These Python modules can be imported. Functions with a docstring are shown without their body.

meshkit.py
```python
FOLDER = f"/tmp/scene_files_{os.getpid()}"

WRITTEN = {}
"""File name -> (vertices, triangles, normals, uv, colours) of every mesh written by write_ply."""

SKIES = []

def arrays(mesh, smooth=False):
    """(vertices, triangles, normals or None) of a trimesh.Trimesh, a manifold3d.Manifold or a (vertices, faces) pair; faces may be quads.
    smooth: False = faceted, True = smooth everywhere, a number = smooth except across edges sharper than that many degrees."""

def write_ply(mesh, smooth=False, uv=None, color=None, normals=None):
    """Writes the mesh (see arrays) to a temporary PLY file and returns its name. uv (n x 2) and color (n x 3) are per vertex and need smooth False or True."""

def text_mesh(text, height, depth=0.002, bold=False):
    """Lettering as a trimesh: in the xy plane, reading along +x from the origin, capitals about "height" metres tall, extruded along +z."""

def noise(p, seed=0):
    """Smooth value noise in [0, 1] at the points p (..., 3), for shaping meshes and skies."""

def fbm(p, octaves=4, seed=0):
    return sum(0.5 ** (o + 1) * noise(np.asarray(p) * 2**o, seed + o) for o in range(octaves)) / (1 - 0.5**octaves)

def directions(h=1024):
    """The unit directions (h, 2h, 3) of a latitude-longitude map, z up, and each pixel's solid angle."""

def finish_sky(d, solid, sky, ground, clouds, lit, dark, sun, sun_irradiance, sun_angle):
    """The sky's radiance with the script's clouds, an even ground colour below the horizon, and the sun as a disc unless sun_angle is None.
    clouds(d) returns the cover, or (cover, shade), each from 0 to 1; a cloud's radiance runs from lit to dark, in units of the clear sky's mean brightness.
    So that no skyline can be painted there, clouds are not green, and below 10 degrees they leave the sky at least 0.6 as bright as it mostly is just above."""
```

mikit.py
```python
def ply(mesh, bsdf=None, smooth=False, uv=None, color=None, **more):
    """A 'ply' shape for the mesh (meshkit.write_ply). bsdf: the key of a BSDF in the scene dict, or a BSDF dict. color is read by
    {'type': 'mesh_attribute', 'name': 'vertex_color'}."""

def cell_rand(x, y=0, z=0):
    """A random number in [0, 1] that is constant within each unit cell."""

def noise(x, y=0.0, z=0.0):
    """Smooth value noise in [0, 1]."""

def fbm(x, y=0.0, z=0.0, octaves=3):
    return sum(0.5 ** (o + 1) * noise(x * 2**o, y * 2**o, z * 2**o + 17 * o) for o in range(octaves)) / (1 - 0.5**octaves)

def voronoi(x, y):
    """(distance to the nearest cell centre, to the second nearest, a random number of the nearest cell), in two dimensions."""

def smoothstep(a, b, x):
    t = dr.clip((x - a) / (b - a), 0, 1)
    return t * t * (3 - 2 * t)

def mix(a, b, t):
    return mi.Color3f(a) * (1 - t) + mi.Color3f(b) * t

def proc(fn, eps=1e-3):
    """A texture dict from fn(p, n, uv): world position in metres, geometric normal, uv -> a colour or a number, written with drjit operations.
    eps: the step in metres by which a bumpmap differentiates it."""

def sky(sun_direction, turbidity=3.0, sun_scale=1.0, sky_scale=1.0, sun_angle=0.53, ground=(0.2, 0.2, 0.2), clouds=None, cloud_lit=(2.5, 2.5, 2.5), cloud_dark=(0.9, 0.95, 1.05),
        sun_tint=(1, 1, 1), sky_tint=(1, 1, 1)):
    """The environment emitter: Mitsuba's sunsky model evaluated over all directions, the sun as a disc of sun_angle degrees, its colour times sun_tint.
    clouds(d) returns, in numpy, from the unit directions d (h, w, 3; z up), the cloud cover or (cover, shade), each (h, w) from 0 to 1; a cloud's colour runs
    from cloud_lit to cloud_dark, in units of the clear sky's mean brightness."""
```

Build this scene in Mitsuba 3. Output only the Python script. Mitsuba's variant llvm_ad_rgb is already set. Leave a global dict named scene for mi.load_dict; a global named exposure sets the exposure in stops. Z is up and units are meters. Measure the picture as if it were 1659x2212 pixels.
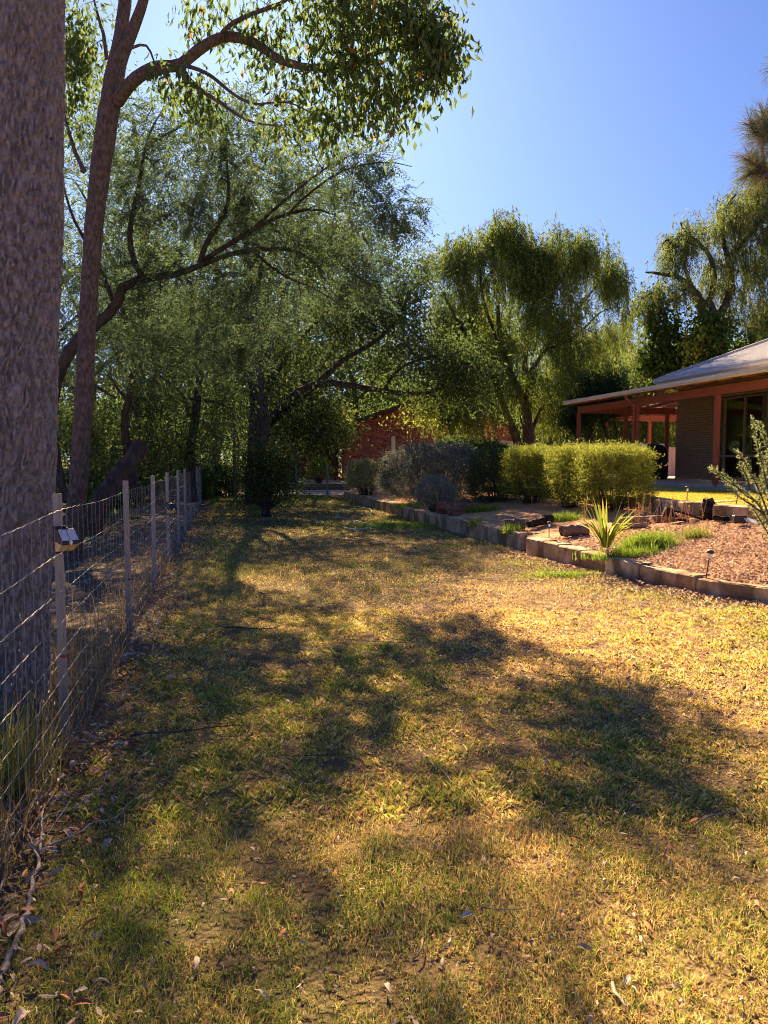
import math, numpy as np, trimesh, mitsuba as mi, mikit, meshkit
from shapely.geometry import Polygon, Point, box as sbox
T = mi.ScalarTransform4f
# ---------------------------------------------------------------- camera, sky, exposure
FPX, CX, CY = 1662.0, 829.5, 1106.0            # focal length and centre in a 1659 x 2212 frame
EYE = np.array([0, 0, 1.55]); PITCH = math.radians(3.82)
FW = np.array([0, math.cos(PITCH), -math.sin(PITCH)]); UP = np.array([0, math.sin(PITCH), math.cos(PITCH)]); RT = np.array([1.0, 0, 0])
def ray(px, py): return FW + RT * (px - CX) / FPX - UP * (py - CY) / FPX
SUN = ray(560, -150); SUN = SUN / np.linalg.norm(SUN)
exposure = 4.25
scene, labels = {}, {}
scene['camera'] = {'type': 'perspective', 'fov_axis': 'y', 'fov': math.degrees(2 * math.atan(1106 / FPX)), 'near_clip': 0.05, 'far_clip': 2000.0,
                   'to_world': T().look_at(origin=EYE.tolist(), target=(EYE + FW).tolist(), up=[0, 0, 1])}
scene['sky'] = mikit.sky(SUN.tolist(), turbidity=3.4, sun_scale=1.35, sky_scale=.2, sky_tint=(.58, .76, 1.36), sun_tint=(1.0, 0.9, 0.72))
# ---------------------------------------------------------------- helpers
def G(px, py, z=0.0):
    d = ray(px, py); return EYE + d * ((z - 1.55) / d[2])
def P(px, py, Y):
    d = ray(px, py); return EYE + d * (Y / d[1])
ANG = math.radians(11.7)
DU = np.array([-math.sin(ANG), math.cos(ANG), 0]); DV = np.array([math.cos(ANG), math.sin(ANG), 0])
def L(u, v, z=0.0): return DU * u + DV * v + np.array([0, 0, z])        # the fence, walls and house run along u
RNG = np.random.default_rng(7)
def nrm(a): return a / (np.linalg.norm(a, axis=-1, keepdims=True) + 1e-12)
def lin(*c): return tuple((x / 255 / 12.92 if x < 10 else ((x / 255 + .055) / 1.055) ** 2.4) for x in c)
used = {}
def num(name):
    n = used.get(name, -1) + 1; used[name] = n
    return name if n == 0 else f'{name}_{n:03d}'
class MB:
    def __init__(s): s.v, s.f, s.c, s.n = [], [], [], 0
    def add(s, v, f, c=None):
        v = np.asarray(v, float).reshape(-1, 3); f = np.asarray(f, int)
        if f.shape[1] == 4: f = np.vstack([f[:, [0, 1, 2]], f[:, [0, 2, 3]]])
        s.v.append(v); s.f.append(f + s.n); s.n += len(v)
        if c is not None: s.c.append(np.broadcast_to(np.asarray(c, float), (len(v), 3)))
        return s
    def tm(s, m, c=None): return s.add(m.vertices, m.faces, c)
    def get(s): return np.vstack(s.v), np.vstack(s.f)
    def col(s): return np.vstack(s.c) if s.c else None
def put(key, mb, bsdf, smooth=False, color=None, **kw):
    if isinstance(mb, MB): color = mb.col() if color is None else color; mb = mb.get()
    if isinstance(mb, trimesh.Trimesh): mb = (np.array(mb.vertices), np.array(mb.faces))
    scene[key] = mikit.ply(mb, bsdf, smooth, color=color, **kw); return key
def tag(key, label, cat, group=None, kind=None):
    d = {'label': label, 'category': cat}
    if group: d['group'] = group
    if kind: d['kind'] = kind
    labels[key] = d; return key
def struct(key, label, cat): return tag(key, label, cat, kind='structure')
BOXF = np.array([[0, 1, 3, 2], [4, 6, 7, 5], [0, 4, 5, 1], [2, 3, 7, 6], [0, 2, 6, 4], [1, 5, 7, 3]])
def boxv(c, s, ax=None):
    """a box of full size s about c, its axes the rows of ax"""
    q = np.array([[x, y, z] for x in (-.5, .5) for y in (-.5, .5) for z in (-.5, .5)]) * np.asarray(s)
    if ax is not None: q = q @ np.asarray(ax)
    return q + np.asarray(c), BOXF[:, ::-1]
HAX = np.array([DU, DV, [0, 0, 1.0]])
def hbox(u0, u1, v0, v1, z0, z1): return boxv(L((u0 + u1) / 2, (v0 + v1) / 2, (z0 + z1) / 2), (u1 - u0, v1 - v0, z1 - z0), HAX)
def rbox(c, s, ax=None, b=.008, sub=0, rough=0, seed=0):
    """a box with chamfered edges, optionally subdivided and roughened"""
    s = np.asarray(s, float); pts = []
    for k in range(3):
        for q in np.ndindex(2, 2, 2):
            e = (np.array(q) - .5) * s; sg = np.sign(e); d = sg * b; d[k] = 0
            pts.append(e - d)
    m = trimesh.convex.convex_hull(np.array(pts))
    if sub:
        m = m.subdivide_to_size(sub, max_iter=8); v = np.array(m.vertices)
        n = meshkit.fbm(v * 9 + seed * 7.3, 3, seed) - .5
        pit = np.clip(meshkit.noise(v * 26 + seed * 3.1, seed + 5) - .72, 0, 1) * 2.4
        v = v + nrm(v / s) * ((n * 2 - pit) * rough)[:, None]; m = trimesh.Trimesh(v, m.faces, process=False)
    v = np.array(m.vertices)
    if ax is not None: v = v @ np.asarray(ax)
    return v + np.asarray(c), np.array(m.faces)
def tubes(Pp, R, sides=5, caps=True):
    """N polylines (N,K,3) with radii (N,K) as tapered tubes"""
    Pp = np.asarray(Pp, float); R = np.asarray(R, float); N, K, _ = Pp.shape
    t = nrm(np.gradient(Pp, axis=1)); ch = nrm(Pp[:, -1] - Pp[:, 0] + 1e-9)
    ref = np.cross(ch, np.where(np.abs(ch[:, 2:]) < .9, [0, 0, 1.0], [1.0, 0, 0])); ref = nrm(ref)[:, None, :]
    a = nrm(ref - (ref * t).sum(-1, keepdims=True) * t); b = np.cross(t, a)
    an = np.arange(sides) * 2 * np.pi / sides
    v = Pp[:, :, None] + R[:, :, None, None] * (np.cos(an)[None, None, :, None] * a[:, :, None] + np.sin(an)[None, None, :, None] * b[:, :, None])
    i, j = np.meshgrid(np.arange(K - 1), np.arange(sides), indexing='ij')
    q = np.stack([i * sides + j, i * sides + (j + 1) % sides, (i + 1) * sides + (j + 1) % sides, (i + 1) * sides + j], -1).reshape(-1, 4)
    f = np.vstack([q[:, [0, 1, 2]], q[:, [0, 2, 3]]])
    if caps:
        e = np.array([[0, k + 1, k] for k in range(1, sides - 1)]); o = (K - 1) * sides
        f = np.vstack([f, e, e[:, ::-1] + o])
    F = (f[None] + (np.arange(N) * K * sides)[:, None, None]).reshape(-1, 3)
    return v.reshape(-1, 3), F
def tube(p, r, sides=6): 
    p = np.asarray(p, float); return tubes(p[None], np.broadcast_to(r, (len(p),))[None], sides)
def cyl(p0, p1, r, sides=12, r1=None): return tubes(np.array([[p0, p1]], float), np.array([[r, r if r1 is None else r1]]), sides)
def smoothline(p, r, step):
    """points through the given ones, about step apart, with their radii"""
    from scipy.interpolate import PchipInterpolator, CubicSpline
    p = np.asarray(p, float); r = np.asarray(r, float)
    s = np.r_[0, np.cumsum(np.linalg.norm(np.diff(p, axis=0), axis=1))]
    n = max(3, int(s[-1] / step) + 1); q = np.linspace(0, s[-1], n)
    return PchipInterpolator(s, p)(q) if len(p) < 3 else .5 * (CubicSpline(s, p)(q) + PchipInterpolator(s, p)(q)), PchipInterpolator(s, r)(q)
def lathe(c, prof, sides=16, ax=None):
    an = np.arange(sides) * 2 * np.pi / sides; pr = np.asarray(prof, float)
    v = np.stack([pr[:, None, 0] * np.cos(an), pr[:, None, 0] * np.sin(an), np.broadcast_to(pr[:, 1:], (len(pr), sides))], -1).reshape(-1, 3)
    i, j = np.meshgrid(np.arange(len(pr) - 1), np.arange(sides), indexing='ij')
    f = np.stack([i * sides + j, i * sides + (j + 1) % sides, (i + 1) * sides + (j + 1) % sides, (i + 1) * sides + j], -1).reshape(-1, 4)
    if ax is not None: v = v @ np.asarray(ax)
    return v + np.asarray(c), f
def grid(f, A, B):
    """the sheet f(a, b) -> points over the arrays A x B"""
    a, b = np.meshgrid(A, B, indexing='ij'); v = f(a, b).reshape(-1, 3); n = len(B)
    i, j = np.meshgrid(np.arange(len(A) - 1), np.arange(n - 1), indexing='ij')
    return v, np.stack([i * n + j, (i + 1) * n + j, (i + 1) * n + j + 1, i * n + j + 1], -1).reshape(-1, 4)
# ---------------------------------------------------------------- materials
def bs(key, d): scene[key] = {'type': 'twosided', 'b': d}; return key
def rgb(*c): return {'type': 'rgb', 'value': list(c)}
VC = {'type': 'mesh_attribute', 'name': 'vertex_color'}
def princ(col, rough=.8, spec=.3, **k):
    return {'type': 'principled', 'base_color': rgb(*col) if isinstance(col, (tuple, list)) else col, 'roughness': rough, 'specular': spec, **k}
scene['leaf'] = {'type': 'principledthin', 'base_color': VC, 'roughness': .4, 'diff_trans': .85}
scene['blade'] = {'type': 'principledthin', 'base_color': VC, 'roughness': .6, 'diff_trans': .7}
bs('painted', princ(VC, .8, .25))
N_, F_, MIX, SS = mikit.noise, mikit.fbm, mikit.mix, mikit.smoothstep
def bark_fn(c0, c1, c2, fx):
    def fn(p, n, uv):
        r = F_(p.x * fx, p.y * fx, p.z * fx * .3, octaves=4); g = F_(p.x * 3.2 + 9, p.y * 3.2, p.z * .7, octaves=3)
        return MIX(MIX(c0, c1, SS(.3, .7, r)), mi.Color3f(*c2), SS(.4, .8, g) * .35)
    return fn
def bark(key, c0, c1, c2, fx=26, depth=.012):
    f = bark_fn(c0, c1, c2, fx)
    return bs(key, {'type': 'bumpmap', 'scale': depth, 'b': princ(mikit.proc(f), .9, .15),
                    't': mikit.proc(lambda p, n, uv: F_(p.x * fx, p.y * fx, p.z * fx * .25, octaves=3), eps=.004)})
bark('bark_grey', (.11, .098, .092), (.25, .225, .21), (.20, .17, .15), 70, .003)
bark('bark_brown', (.055, .043, .039), (.125, .10, .09), (.11, .085, .072), 46, .008)
bark('bark_dark', (.028, .024, .022), (.07, .06, .055), (.05, .042, .038), 16, .02)
bs('twig_dead', princ(mikit.proc(lambda p, n, uv: MIX((.15, .11, .085), (.36, .30, .25), SS(.3, .7, F_(p.x * 40, p.y * 40, p.z * 40)))), .85, .2))
bs('twig_dark', princ(mikit.proc(lambda p, n, uv: MIX((.035, .028, .024), (.10, .08, .065), SS(.3, .7, F_(p.x * 40, p.y * 40, p.z * 40)))), .85, .2))
def stone_fn(p, n, uv):
    a = F_(p.x * 3, p.y * 3, p.z * 3, octaves=4); b = F_(p.x * 18, p.y * 18, p.z * 18, octaves=3); s = F_(p.x * 5 + 31, p.y * 5, p.z * 1.6 + 7, octaves=3)
    c = MIX((.34, .235, .14), (.56, .44, .30), SS(.3, .7, a)); c = MIX(c, (.13, .085, .05), SS(.46, .68, s) * .85)
    return c * (0.58 + .48 * b)
bs('limestone', {'type': 'bumpmap', 'scale': .006, 'b': princ(mikit.proc(stone_fn), .92, .15), 't': mikit.proc(lambda p, n, uv: F_(p.x * 45, p.y * 45, p.z * 45, octaves=3), eps=.003)})
bs('galvanised', princ(mikit.proc(lambda p, n, uv: MIX((.19, .19, .185), (.31, .30, .28), F_(p.x * 60, p.y * 60, p.z * 14))), .45, .5, metallic=.6))
bs('wire_zinc', princ((.26, .26, .26), .6, .3, metallic=.3))
bs('black_plastic', princ((.018, .018, .019), .45, .4))
bs('red_paint', princ(mikit.proc(lambda p, n, uv: MIX((.24, .06, .037), (.31, .09, .055), F_(p.x * 5, p.y * 5, p.z * 5, octaves=4))), .6, .3))
bs('cream_metal', princ((.62, .55, .44), .4, .5))
bs('roof_metal', princ(mikit.proc(lambda p, n, uv: MIX((.33, .325, .33), (.46, .45, .45), F_(p.x * 1.5, p.y * 1.5, p.z * 3, octaves=4))), .38, .5, metallic=.35))
bs('gutter_metal', princ((.62, .55, .49), .35, .5, metallic=.1))
def brick_fn(c0, c1, c2):
    def fn(p, n, uv):
        a = F_(p.x * 25, p.y * 25, p.z * 25, octaves=3); return MIX(c0, c1, SS(.3, .7, a)) + mi.Color3f(*c2) * (N_(p.x * 3.9, p.y * 3.9, p.z * 11.6) - .5)
    return fn
bs('brick_tan', princ(mikit.proc(brick_fn((.26, .20, .135), (.38, .30, .21), (.08, .06, .05))), .9, .15))
bs('brick_red', princ(VC, .9, .12))
bs('mortar', princ((.06, .05, .04), .95, .1)); bs('mortar_red', princ((.24, .12, .09), .95, .1))
bs('dark_room', princ((.03, .03, .03), .9, .1)); bs('curtain', princ((.10, .11, .10), .9, .1))
scene['pane_glass'] = {'type': 'thindielectric'}
bs('window_frame', princ((.22, .19, .14), .45, .4, metallic=.2))
bs('concrete', {'type': 'bumpmap', 'scale': .002, 'b': princ(mikit.proc(lambda p, n, uv: MIX((.36, .28, .22), (.48, .38, .30), F_(p.x * 3, p.y * 3, p.z * 3, octaves=5))), .9, .15),
                't': mikit.proc(lambda p, n, uv: F_(p.x * 60, p.y * 60, p.z * 60))})
bs('fence_steel', princ((.36, .40, .42), .5, .4)); bs('fence_cream', princ((.62, .50, .42), .5, .4))
bs('cover_black', {'type': 'bumpmap', 'scale': .03, 'b': princ((.012, .012, .013), .55, .35), 't': mikit.proc(lambda p, n, uv: F_(p.x * 7, p.y * 7, p.z * 3))})
bs('slab_wood', princ(mikit.proc(lambda p, n, uv: MIX((.16, .08, .045), (.33, .19, .11), F_(p.x * 30, p.y * 30, p.z * 3))), .7, .25))
bs('old_timber', {'type': 'bumpmap', 'scale': .01, 'b': princ(mikit.proc(lambda p, n, uv: MIX((.07, .05, .04), (.24, .18, .14), F_(p.x * 22, p.y * 9, p.z * 40, octaves=4))), .9, .15),
                  't': mikit.proc(lambda p, n, uv: F_(p.x * 30, p.y * 12, p.z * 50))})
bs('char_wood', {'type': 'bumpmap', 'scale': .02, 'b': princ(mikit.proc(lambda p, n, uv: MIX((.010, .009, .008), (.07, .05, .04), SS(.45, .8, F_(p.x * 12, p.y * 12, p.z * 12, octaves=4)))), .85, .2),
                 't': mikit.proc(lambda p, n, uv: F_(p.x * 22, p.y * 22, p.z * 22))})
bs('end_grain', princ(mikit.proc(lambda p, n, uv: MIX((.34, .17, .08), (.55, .30, .15), F_(p.x * 30, p.y * 30, p.z * 30))), .85, .2))
bs('laterite', {'type': 'bumpmap', 'scale': .03, 'b': princ(mikit.proc(lambda p, n, uv: MIX((.10, .045, .03), (.30, .14, .085), F_(p.x * 9, p.y * 9, p.z * 9, octaves=4))), .9, .15),
                't': mikit.proc(lambda p, n, uv: F_(p.x * 18, p.y * 18, p.z * 18))})
bs('solar_cell', princ((.50, .50, .52), .4, .4)); bs('white_plastic', princ((.75, .75, .74), .4, .4))
bs('clear_plastic', princ((.62, .62, .62), .2, .5))
bs('lamp_lens', princ(mikit.proc(lambda p, n, uv: MIX((.55, .38, .16), (.74, .56, .28), SS(.3, .7, 0.5 + .5 * mi.Float(mikit.noise(p.z * 260.0, 0.0, 0.0)) - .25))), .3, .5))
bs('hose_green', princ((.45, .55, .45), .4, .4)); bs('orange_rail', princ((.5, .12, .05), .7, .2))
bs('pole_steel', princ((.09, .10, .11), .5, .4, metallic=.3))
# ---------------------------------------------------------------- the setting: ground, lawns, garden bed, paving
W0 = np.array([G(743, 1061.5, .3), G(903, 1103, .3), G(1123, 1150.5, .3)])[:, :2]
W1 = np.array([G(1136, 1160.5, .29), G(1321, 1204, .25), G(1530, 1251.5, .20), G(1659, 1269, .19), G(1900, 1303, .19)])[:, :2]
WT = [.29, .25, .20, .19, .19]
def wtop(y): return np.interp(y, W1[::-1, 1], WT[::-1]) + .01 * (np.asarray(y) > 12.9)
_wy = np.r_[W1[::-1, 1], W0[::-1, 1]]; _wx = np.r_[W1[::-1, 0], W0[::-1, 0]]
def wall_x(y): return np.interp(y, _wy, _wx)
FV = -.84                                                     # the fence's line v
def fence_x(y): return (FV - y * DV[1]) / DV[0]
def sn(x, y, f, s=0): return meshkit.fbm(np.stack([np.asarray(x) * f, np.asarray(y) * f, np.zeros_like(np.asarray(x) * 1.0) + s * 3.7], -1), 3, s)
def lawn_z(x, y): return (sn(x, y, 1.3, 3) - .5) * .05 + (sn(x, y, 6, 4) - .5) * .022
def green(x, y):
    """how green (1) or straw-dry (0) the lawn is"""
    g = .50 + (sn(x, y, .8, 1) - .5) * 1.2 + (sn(x, y, 3.5, 2) - .5) * 1.3
    d = wall_x(y) - x
    g = g + .40 * np.exp(-((d - .55) / .45) ** 2) * (y < 11.8) + .65 * np.exp(-((x - .9) / 1.7) ** 2 - ((y - 19.) / 2.2) ** 2)
    g = g - .42 * np.exp(-((x - 1.7) / 1.6) ** 2 - ((y - 7.4) / 3.2) ** 2) + .12 * np.clip((4 - y) / 2, 0, 1) + .10 * (x < .3) * (y < 14) + .4 * np.clip((y - 21) / 6, 0, 1)
    return np.clip(g, 0, 1)
v, f = grid(lambda a, b: np.stack([a, b, 0 * a - .06], -1), np.array([-900, -200, -60, -20, 20, 60, 200, 900.]), np.array([-900, -100, -20, 0, 20, 60, 200, 900.]))
bs('soil', {'type': 'bumpmap', 'scale': .03, 'b': princ(mikit.proc(lambda p, n, uv: MIX(MIX((.06, .042, .028), (.13, .09, .06), F_(p.x * 1.7, p.y * 1.7, 0., octaves=4)), (.23, .19, .14), SS(.55, .75, F_(p.x * 19, p.y * 19, 3.)))), .95, .1),
            't': mikit.proc(lambda p, n, uv: F_(p.x * 20, p.y * 20, 0.))})
put('ground', (v, f), 'soil'); struct('ground', 'bare brown earth stretching away under the trees', 'ground')
A = np.arange(-.9, 7.2, .07); Bq = np.r_[np.arange(.6, 9, .07), np.arange(9, 36.2, .14)]
def lawnp(s, y):
    t = (s + .9) / 8.05; x = fence_x(y) - .12 + t * (np.where(y < 31, wall_x(y), 3) + .10 - fence_x(y) + .12); return np.stack([x, y, lawn_z(x, y)], -1)
v, f = grid(lawnp, A, Bq); g = green(v[:, 0], v[:, 1])[:, None]; k = sn(v[:, 0], v[:, 1], 14, 9)[:, None]
col = (np.array([.15, .09, .05]) * (1 - g) + np.array([.10, .085, .035]) * g) * (.4 + 1.0 * k)
dl = np.clip((wall_x(v[:, 1]) - v[:, 0])[:, None] / .35, 0, 1); df = np.clip((v[:, 0] - fence_x(v[:, 1]))[:, None] / .45, 0, 1)
col = col * dl * df + (1 - dl * df) * np.array([.12, .08, .055])
bs('lawn_soil', {'type': 'bumpmap', 'scale': .02, 'b': princ(VC, .95, .1), 't': mikit.proc(lambda p, n, uv: F_(p.x * 45, p.y * 45, 0.), eps=.004)})
put('lawn', (v, f), 'lawn_soil', True, col); struct('lawn', 'patchy straw-gold and green lawn running down the middle between the fence and the stone walls', 'lawn')
# the bush floor beyond the fence
v, f = grid(lambda a, b: np.stack([fence_x(b) - .1 - a, b, (sn(a, b, .6, 6) - .5) * .16 + .03 + 0 * a], -1), np.r_[0, np.arange(.1, 4, .15), np.arange(4, 40, 1.5)], np.r_[np.arange(.6, 14, .2), np.arange(14, 70, 1.5)])
put('bush_floor', (v, f), 'soil', True); struct('bush_floor', 'shaded bush floor of bark and leaf litter left of the wire fence', 'ground')
# the garden bed rises from the low walls to the upper one
def bed_z(x, y):
    a = np.clip((x - wall_x(y)) / 3.0, 0, 1.6); m = np.exp(-((x - 4.7) / .9) ** 2 - ((y - 10.2) / 1.7) ** 2)
    return wtop(y) - .045 + (.60 - wtop(y)) * np.clip(a, 0, 1) ** 1.15 + .06 * m + (sn(x, y, 1.1, 11) - .5) * .07 + (sn(x, y, 5, 12) - .5) * .03
v, f = grid(lambda t, y: (lambda x: np.stack([x, y, bed_z(x, y)], -1))(wall_x(y) + .12 + t), np.r_[np.arange(0, 3.2, .06), np.arange(3.2, 7, .5)], np.r_[np.arange(5.6, 15, .07), np.arange(15, 36, .2)])
pk = sn(v[:, 0], v[:, 1], 1.6, 13)[:, None]; k = sn(v[:, 0], v[:, 1], 16, 14)[:, None]
rd = np.clip((12.6 - v[:, 1:2]) / 1.0, 0, 1)
col = ((np.array([.44, .24, .13]) * (1 - rd) + np.array([.22, .12, .075]) * rd) * (.75 + .5 * pk)) * (.55 + .9 * k)
put('garden_bed', (v, f), 'lawn_soil', True, col); struct('garden_bed', 'raised garden bed of orange soil and reddish mulch behind the low stone walls', 'garden bed')
# the upper lawn in front of the house
UZ = .80
v, f = grid(lambda a, b: L(0, 0) + a[..., None] * DU + b[..., None] * DV + np.array([0, 0, 1]) * (UZ + (sn(a, b, 1.1, 15)[..., None] - .5) * .03), np.arange(2, 27, .12), np.arange(8.25, 12.4, .08))
g = sn(v[:, 0], v[:, 1], 1.0, 16)[:, None]; k = sn(v[:, 0], v[:, 1], 22, 17)[:, None]
UC = np.array([.38, .30, .07]) * (1 - g) + np.array([.28, .28, .06]) * g
mb = MB().add(v, f, UC * (.6 + .8 * k)); put('upper_lawn', mb, 'lawn_soil', True, mb.col()); struct('upper_lawn', 'bright yellow-green lawn on the terrace between the stone wall and the verandah', 'lawn')
put('patio', MB().add(*rbox(L(16, 16.4, .82), (36, 8.2, .14), HAX, .012)), 'concrete'); struct('patio', 'pinkish paved verandah floor at the foot of the house', 'paving')
# drive and far bank beyond the rear wire fence
bs('gravel', {'type': 'bumpmap', 'scale': .01, 'b': princ(mikit.proc(lambda p, n, uv: MIX((.40, .29, .24), (.58, .45, .38), F_(p.x * 4, p.y * 12, 0., octaves=4))), .95, .1), 't': mikit.proc(lambda p, n, uv: N_(p.x * 50, p.y * 50, 0.))})
v, f = grid(lambda a, b: np.stack([a, b, .02 + (b - 34.2) * .035 + 0 * a], -1), np.linspace(-13, 14, 30), np.linspace(34.15, 37.4, 6))
put('driveway', (v, f), 'gravel', True); struct('driveway', 'pale pink gravel drive crossing behind the rear wire fence', 'driveway')
v, f = grid(lambda a, b: np.stack([a, b, np.where(b < 37.6, .40, .42 + (b - 37.6) * .012) + (sn(a, b, .8, 19) - .5) * .08], -1), np.linspace(-11.5, 30, 70), np.linspace(37.42, 62, 40))
bs('dry_earth', princ(mikit.proc(lambda p, n, uv: MIX((.34, .21, .14), (.55, .40, .29), F_(p.x * 1.2, p.y * 1.2, 0., octaves=5))), .95, .1))
put('far_bank', (v, f), 'dry_earth', True); struct('far_bank', 'dry pinkish bank in front of the red brick house', 'bank')
k = tag('sleeper_wall', 'low brown timber sleeper wall holding back the far bank behind the drive', 'retaining wall')
for r in range(2):
    for i in range(9):
        x = -12 + i * 2.4 + r * 1.2
        put(num('sleeper_wall__sleeper'), MB().add(*rbox((x, 37.35, .18 + r * .16), (2.38, .12, .15), None, .01)), 'old_timber')
# ---------------------------------------------------------------- stone walls, block by block
def stone_wall(key, pts, z0, z1, th, lens, label, rough=.014, side=1, zs=None):
    p = np.asarray(pts, float); s = np.r_[0, np.cumsum(np.linalg.norm(np.diff(p, axis=0), axis=1))]; r = np.random.default_rng(len(key) + int(100 * z1))
    q, i = 0.0, 0
    while q < s[-1] - .05:
        e = min(s[-1], q + lens[i % len(lens)] * r.uniform(.9, 1.1)); a, b = [np.array([np.interp(t, s, p[:, 0]), np.interp(t, s, p[:, 1])]) for t in (q, e)]
        if s[-1] - e < .15: e = s[-1]; b = p[-1]
        zt = z1 if zs is None else np.interp((q + e) / 2, s, zs); d = nrm(b - a); n = np.array([d[1], -d[0]]) * side; c = (a + b) / 2 + n * th / 2
        ax = np.array([[d[0], d[1], 0], [n[0], n[1], 0], [0, 0, 1]]); h = zt - z0 + r.uniform(-.012, .012)
        v, f = rbox((0, 0, 0), (np.linalg.norm(b - a) - .012, th + r.uniform(-.015, .015), h), None, .016, .05 if c[1] < 15 else .1, rough, i + 3)
        put(num(key + '__block'), (v @ ax + np.array([c[0], c[1], z0 + h / 2]), f), 'limestone', 40)
        q = e; i += 1
    return tag(key, label, 'retaining wall')
stone_wall('stone_wall', W1, -.06, .30, .26, [.55, .5, .62, .58, .72, 1.0, 1.1], 'nearest low limestone block wall along the lawn, curving off to the right', side=-1, zs=WT)
stone_wall('stone_wall_001', W0[::-1], -.06, .30, .26, [.62, .7, .55, .75], 'long low limestone block wall running away from the gap to the rear fence')
e = W0[-1]; stone_wall('stone_wall_002', [e + DV[:2] * .27 - DU[:2] * 0, e + DV[:2] * 1.5 + DU[:2] * .1], -.05, .29, .25, [.62], 'short limestone block wall turning in from the gap between the two long walls', side=-1)
K2 = lambda a, b: G(a, b, UZ + .02)[:2]
stone_wall('stone_wall_003', [K2(1385, 1073.5), K2(1477, 1086.5)], .40, UZ + .02, .3, [.8, .7, .9], 'limestone wall below the yellow terrace lawn, beside the hedge', side=-1)
e = K2(1477, 1086.5); stone_wall('stone_wall_004', [e + np.array([.32, 0]), K2(1600, 1081)], .40, UZ + .02, .28, [.8], 'limestone wall set back behind the burnt stump at the terrace lawn', side=-1)
stone_wall('stone_wall_005', [K2(1538, 1090), K2(1659, 1098.5), K2(1800, 1109)], .36, UZ + .02, .3, [.72, .95, .8], 'limestone block wall at the right edge behind the spiky shrub', side=-1)
put('stepping_slab', MB().add(*rbox(G(1130, 1178, .03) + np.array([.55, .15, 0]), (.9, .5, .06), None, .01, .1, .006)), 'limestone', 40); tag('stepping_slab', 'pale stone slab lying in the gap between the two long walls', 'stone slab')
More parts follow.
